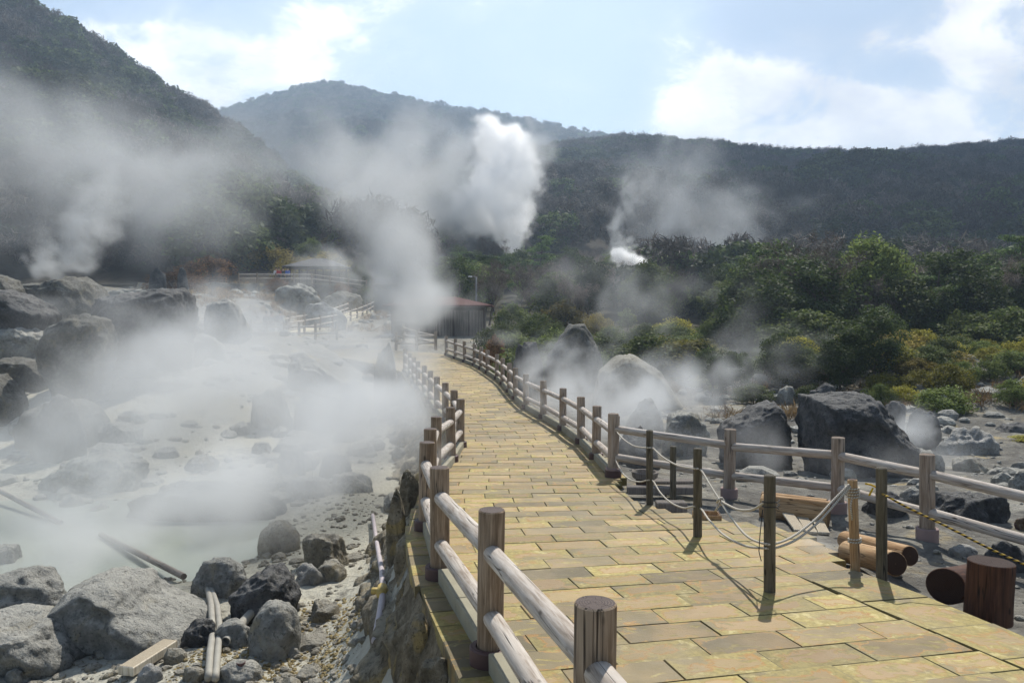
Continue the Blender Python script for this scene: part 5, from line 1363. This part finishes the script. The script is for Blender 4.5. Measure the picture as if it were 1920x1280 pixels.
# ------------------------------------------------------------------ steam
def vol_mat(name, g, dens=1., col=(1, 1, 1)):
    m = bpy.data.materials.new(name); m.use_nodes = True; n = m.node_tree; n.nodes.clear()
    o = n.nodes.new('ShaderNodeOutputMaterial'); v = n.nodes.new('ShaderNodeVolumePrincipled')
    v.inputs['Color'].default_value = (*col, 1); v.inputs['Density'].default_value = dens; v.inputs['Anisotropy'].default_value = g
    n.links.new(v.outputs[0], o.inputs['Volume']); return m
V_STEAM = vol_mat('steam_vapour', .05, 1., (.83, .835, .83))
V_DENSE = vol_mat('dense_steam_vapour', .4)
def steam(label, blobs, ns, vox, k=.5, t0=.55, soft=.4, seed=0., stretch=(1, .4, .8), hard=False, warp=1.0, fine=.2, detail=5, kind='stuff', mat=None, name='steam', cat='steam', group='steam from the hot vents'):
    mat = mat or V_STEAM
    """blobs: (px, py, Y, rx px, ry px, depth radius m, optical depth)"""
    bl = []
    for b_ in blobs:
        if len(b_) == 3: bl.append(b_); continue
        px, py, Y, rx, ry, rd, tau = b_
        c = P(px, py, Y); bl.append((c, (rx * Y / F, rd, ry * Y / F), tau / (1.77 * rd)))
    lo = [min(c[i] - 2.2 * r[i] for c, r, _ in bl) for i in range(3)]; hi = [max(c[i] + 2.2 * r[i] for c, r, _ in bl) for i in range(3)]
    lo[2] = max(lo[2], -2.4)
    ng = bpy.data.node_groups.new('steam', 'GeometryNodeTree'); ng.interface.new_socket('Geometry', in_out='OUTPUT', socket_type='NodeSocketGeometry')
    q = W_.__new__(W_); q.nt = ng; N, L = ng.nodes, ng.links
    vc = N.new('GeometryNodeVolumeCube'); vc.inputs['Min'].default_value = lo; vc.inputs['Max'].default_value = hi
    for i, nm in enumerate(('Resolution X', 'Resolution Y', 'Resolution Z')): vc.inputs[nm].default_value = int(min(240, max(8, (hi[i] - lo[i]) / vox)))
    pos = N.new('GeometryNodeInputPosition').outputs[0]
    wp = q.vmath('MULTIPLY', pos, stretch)
    acc = bb = None
    rm = sum(r[0] + r[2] for c, r, _ in bl) / (2 * len(bl)); pw = pos
    for sc_, am in ((.55 / rm, .95), (1.7 / rm, .40), (5 / rm, fine)):
        n_ = N.new('ShaderNodeTexNoise'); n_.noise_dimensions = '4D'; n_.inputs['Scale'].default_value = sc_; n_.inputs['Detail'].default_value = 2; n_.inputs['W'].default_value = seed + sc_
        L.new(pw, n_.inputs['Vector'])
        pw = q.vmath('ADD', pw, q.vmath('MULTIPLY', q.vmath('SUBTRACT', n_.outputs[1], (.5, .5, .5)), (2.6 * am * rm * warp,) * 3))
    for c, r, wgt in bl:
        dv = q.vmath('DIVIDE', q.vmath('SUBTRACT', pw, tuple(c)), tuple(r))
        e = q.math('EXPONENT', q.math('MULTIPLY', q.vmath('DOT_PRODUCT', dv, dv), -1.))
        a_ = q.math('MULTIPLY', e, wgt)
        acc = a_ if acc is None else q.math('ADD', acc, a_); bb = e if bb is None else q.math('ADD', bb, e)
    bb = q.math('MINIMUM', bb, 1.)
    nz = q.math('MULTIPLY_ADD', q.noise(wp, ns, detail, .6, 1.6, seed), 2.9, -.95)
    md = q.math('DIVIDE', q.math('SUBTRACT', q.math('ADD', nz, q.math('MULTIPLY', bb, k)), t0), soft, clamp=True)
    fade = q.smooth(bb, .03, .14)
    if hard: acc = 11.5 / (hi[0] - lo[0]); md = q.smooth(q.math('ADD', q.math('MULTIPLY', nz, .5), q.math('MULTIPLY', bb, 1.25)), .6, 1.5)
    L.new(q.math('MULTIPLY', q.math('MULTIPLY', acc, md), fade), vc.inputs['Density'])
    sm = N.new('GeometryNodeSetMaterial'); sm.inputs['Material'].default_value = mat
    out = N.new('NodeGroupOutput'); L.new(vc.outputs[0], sm.inputs[0]); L.new(sm.outputs[0], out.inputs[0])
    vd = bpy.data.volumes.new(name); vd.materials.append(mat); o = bpy.data.objects.new(name, vd); link(o)
    o.modifiers.new('steam', 'NODES').node_group = ng
    return tag(o, label, cat, group, kind)
ST = dict(k=.62, t0=.84, soft=.6)
steam('tall dense white steam column billowing up against the mountain', [(960, 455, 136, 20, 30, 3, 1), (938, 410, 136, 46, 34, 4.2, 1), (922, 360, 136, 62, 42, 5, 1), (948, 305, 136, 52, 40, 5, 1), (952, 262, 136, 40, 28, 4, 1), (985, 340, 136, 28, 36, 4, 1), (868, 392, 136, 36, 34, 4, 1), (930, 236, 136, 34, 18, 3, 1)],
      .2, .38, seed=3., mat=V_DENSE, detail=8, hard=True, stretch=(1, .8, .9), warp=1.15, fine=.34)
steam('ragged thin steam tearing off round the white column', [(890, 400, 138, 70, 55, 4, .7), (890, 330, 139, 80, 60, 4, .8), (945, 250, 136, 80, 45, 5, 1.0), (1000, 360, 135, 30, 60, 4, .7), (950, 450, 134, 40, 40, 3, 1.2), (1000, 290, 137, 50, 40, 4, .6)], .16, .5, seed=4., **ST)
steam('grey drift trailing left from the tall steam column', [(800, 375, 128, 90, 75, 9, 1.19), (760, 370, 128, 110, 85, 10, 1.27), (640, 330, 122, 130, 80, 10, 0.97), (780, 260, 134, 150, 70, 10, 0.74), (540, 310, 122, 130, 70, 10, 0.59), (830, 300, 130, 60, 60, 8, 0.59), (850, 345, 139, 55, 70, 5, .7), (900, 250, 142, 80, 40, 6, .6), (840, 420, 130, 60, 40, 5, .9)], .06, .9, seed=8., **ST)
steam('small bright white steam puff among the trees', [(1180, 486, 84, 23, 15, 1.3, 1), (1162, 474, 84, 15, 13, 1.2, 1), (1195, 492, 84, 13, 12, 1, 1)], .9, .1, seed=5., mat=V_DENSE, hard=True, stretch=(1, .7, .8))
steam('thin wisp twisting up from the small white puff', [(1165, 455, 83, 24, 26, 1.4, 1.3), (1158, 420, 83, 18, 30, 1.4, 1.0), (1175, 380, 84, 26, 34, 1.6, .7), (1190, 340, 84, 30, 34, 2, .4), (1180, 480, 83, 40, 20, 1.2, 1.0)], .6, .14, seed=6., k=.6, t0=.9, soft=.4)
steam('white plume rising behind the pale streaked boulder on the left', [(108, 508, 60, 32, 24, 1.6, 2.2), (140, 470, 60, 46, 42, 2.2, 1.5), (165, 420, 60, 52, 44, 2.4, 1.1), (190, 360, 62, 70, 50, 3, .8)], .42, .2, seed=11., k=.7, t0=.78, soft=.45)
steam('thick bank of steam drifting over the hot pool on the left', [(620, 740, 19, 170, 85, 3.2, 1.97), (450, 780, 18, 190, 90, 3, 1.68), (730, 770, 17.5, 80, 90, 2.2, 1.74), (660, 840, 15, 130, 60, 2, 1.68), (560, 650, 22, 180, 75, 3.2, 1.62),
       (330, 720, 20, 160, 110, 3, 1.21), (740, 670, 22, 80, 70, 2.6, 1.39), (420, 620, 25, 150, 75, 3, 1.16), (180, 780, 18, 150, 90, 2.5, 0.7), (500, 900, 15, 160, 60, 2, 1.05), (180, 880, 16, 170, 70, 2, 1.06), (300, 660, 24, 150, 70, 2.5, 1.06)], .34, .17, seed=1., k=.7, t0=.74, soft=.62)
steam('low mist lying on the milky pool', [(180, 960, 13, 260, 60, 2.0, 1.4), (400, 930, 13, 190, 70, 2.0, 2.2), (330, 1020, 11.5, 170, 40, 1.5, 1), (80, 850, 15, 240, 90, 2.2, 1.3), (570, 880, 12.8, 140, 65, 1.8, 1.81), (60, 1050, 11, 150, 45, 1.2, 0.9)], .46, .14, seed=21., k=.7, t0=.68, soft=.7)
steam('thin steam leaking over the pool side fence', [(780, 740, 17, 60, 70, 1.5, 0.96), (812, 850, 11, 40, 55, .8, 0.64), (760, 650, 27, 80, 55, 2, 1.76), (815, 680, 24, 40, 40, 1.5, 0.56)], .7, .11, seed=31., k=.66, t0=.8, soft=.55)
steam('soft tall veil of steam rising before the shed', [(770, 570, 45, 70, 60, 3.4, 2.01), (750, 480, 48, 85, 80, 4, 2.01), (710, 390, 52, 120, 85, 4, 1.59), (800, 600, 41, 55, 40, 2.5, 1.67), (640, 310, 56, 150, 75, 5, 1), (690, 620, 34, 90, 55, 2.6, 1.51), (780, 300, 56, 110, 70, 5, 0.58), (785, 590, 49, 60, 45, 2.5, 2.2), (880, 598, 50, 55, 30, 2, .9)], .14, .34, seed=41., **ST)
steam('thin steam over the pale rocky left slope', [(480, 595, 42, 140, 55, 3, 1.76), (400, 560, 45, 110, 45, 3, 1.17), (250, 600, 25, 130, 70, 2, 0.98), (560, 540, 70, 110, 30, 5, 0.88), (150, 560, 31, 110, 60, 2, 1.08), (60, 640, 21, 140, 90, 2.2, 0.59), (510, 610, 50, 70, 40, 2, 1.37), (600, 505, 80, 90, 30, 3, .7), (700, 540, 80, 90, 40, 4, .8), (620, 495, 78, 70, 30, 3, .9)], .28, .28, seed=51., **ST)
steam('broad grey veil drifting across the left mountain slope', [(150, 330, 84, 240, 100, 8, 1.3), (270, 310, 82, 100, 50, 5, 1.3), (60, 230, 86, 220, 100, 9, 0.95), (330, 390, 80, 150, 70, 6, 0.95), (200, 180, 88, 180, 80, 9, 0.64), (20, 430, 78, 180, 80, 7, 1.03), (520, 290, 88, 170, 90, 9, 0.77), (420, 450, 78, 150, 60, 6, 0.6)], .055, .8, seed=61., **ST)
steam('steam billowing out of the gully beyond the right fence', [(1050, 725, 21, 90, 42, 2, 2.76), (1170, 765, 19, 120, 48, 2, 2.39), (1290, 740, 21, 120, 58, 2.2, 2.12), (1100, 795, 17, 75, 42, 1.4, 1.38), (1270, 830, 14.5, 120, 42, 1.3, 1.2), (1000, 690, 26, 50, 36, 2, 1.56), (1360, 700, 25, 110, 55, 2.4, 1.2), (1080, 670, 28, 90, 40, 1.6, 1.3), (1200, 690, 25, 90, 36, 1.6, 1.0)], .5, .13, k=.7, t0=.82, soft=.5, seed=71.)
steam('steam haze before the golden shrubs and the right forest', [(1150, 590, 44, 110, 75, 3, 0.78), (940, 640, 38, 55, 30, 1.6, 1.32), (1280, 560, 48, 150, 75, 4, 0.72), (1420, 650, 35, 120, 65, 3, 0.72), (1060, 520, 60, 120, 60, 5, 0.54), (960, 560, 50, 60, 60, 3, 0.84), (1480, 560, 40, 90, 60, 3, 0.36), (1400, 700, 32, 130, 42, 2, 1.3), (1530, 680, 36, 100, 42, 2, 1.0)], .22, .28, seed=81., **ST)
steam('slanting veil of steam on the right ridge', [(1360, 420, 118, 105, 75, 6, 1), (1300, 350, 124, 120, 75, 7, 0.75), (1440, 470, 112, 95, 50, 6, 0.85), (1230, 430, 116, 100, 85, 6, 0.55), (1240, 310, 128, 110, 55, 7, 0.5)], .085, .6, seed=91., **ST)
steam('small steam puff before the feathery conifer', [(1645, 700, 31, 40, 26, 1, 1.7), (1660, 672, 31.5, 50, 26, 1, 1.0)], .9, .09, k=.7, t0=.8, soft=.5, seed=101.)
steam('small steam puff behind the shoulder of the wedge boulder', [(1702, 820, 17.5, 34, 28, .7, 2.0), (1722, 788, 17.8, 46, 34, .8, 1.0), (1745, 870, 16, 70, 40, .8, .9)], 1.3, .065, k=.7, t0=.8, soft=.5, seed=111.)
steam('thin mist over the rocks beyond the right rails', [(1840, 900, 12.5, 120, 50, 1.2, 0.78), (1620, 880, 13, 120, 50, 1, 0.48), (1430, 850, 14.5, 100, 60, 1, 0.66), (1900, 960, 10.5, 90, 40, .8, 0.42)], .75, .1, seed=121., **ST)
steam('wisp of steam curling over the paving by the cut logs', [(1505, 1030, 7.7, 54, 24, .35, .9), (1470, 1062, 7.2, 64, 18, .3, .6)], 2.0, .03, seed=131., **ST)
# unseen cumulus, added above the frame to shade the right ridge
CB = []
for cx_, cy_, rx_, ry_ in ((330, 760, 95, 170), (440, 740, 110, 180), (560, 800, 130, 200), (360, 930, 100, 120), (700, 800, 140, 200), (310, 650, 70, 90)):
    CB.append((Vector((cx_, cy_, 600)), (rx_, ry_, 34), 7 / (1.77 * 34)))
steam('unseen cumulus added high over the valley to shade the right ridge', CB, .012, 14, k=.9, t0=.7, soft=.4, warp=.3, seed=7., mat=V_DENSE, name='shade_cloud', cat='shade_cloud', group=None)
# ------------------------------------------------------------------ haze
HZ = vol_mat('haze_air', .2, .00062, (.66, .82, 1.0))
o = MB().box((0, 1310, 148), (1900, 2680, 306)).build('haze', HZ, smooth=False, kind='stuff', label='pale blue haze in the valley air', cat='haze')

# ------------------------------------------------------------------ camera and render
cam = bpy.data.cameras.new('camera'); co = bpy.data.objects.new('camera', cam); COL.objects.link(co); S.camera = co
co.location = (0, 0, CZ); co.rotation_euler = (math.pi / 2 - PITCH, 0, 0)
cam.sensor_width = 36; cam.lens = 36 * F / 1920; cam.clip_start = .05; cam.clip_end = 6000
S.render.engine = 'CYCLES'
c = S.cycles
c.max_bounces = 22; c.diffuse_bounces = 3; c.glossy_bounces = 2; c.transmission_bounces = 3; c.volume_bounces = 20; c.transparent_max_bounces = 96
c.use_denoising = True; c.use_adaptive_sampling = True; c.adaptive_threshold = .02; c.sample_clamp_indirect = 6
c.volume_step_rate = 1.6; c.volume_max_steps = 512
S.view_settings.view_transform = 'Standard'; S.view_settings.look = 'None'; S.view_settings.exposure = .3; S.view_settings.gamma = 1
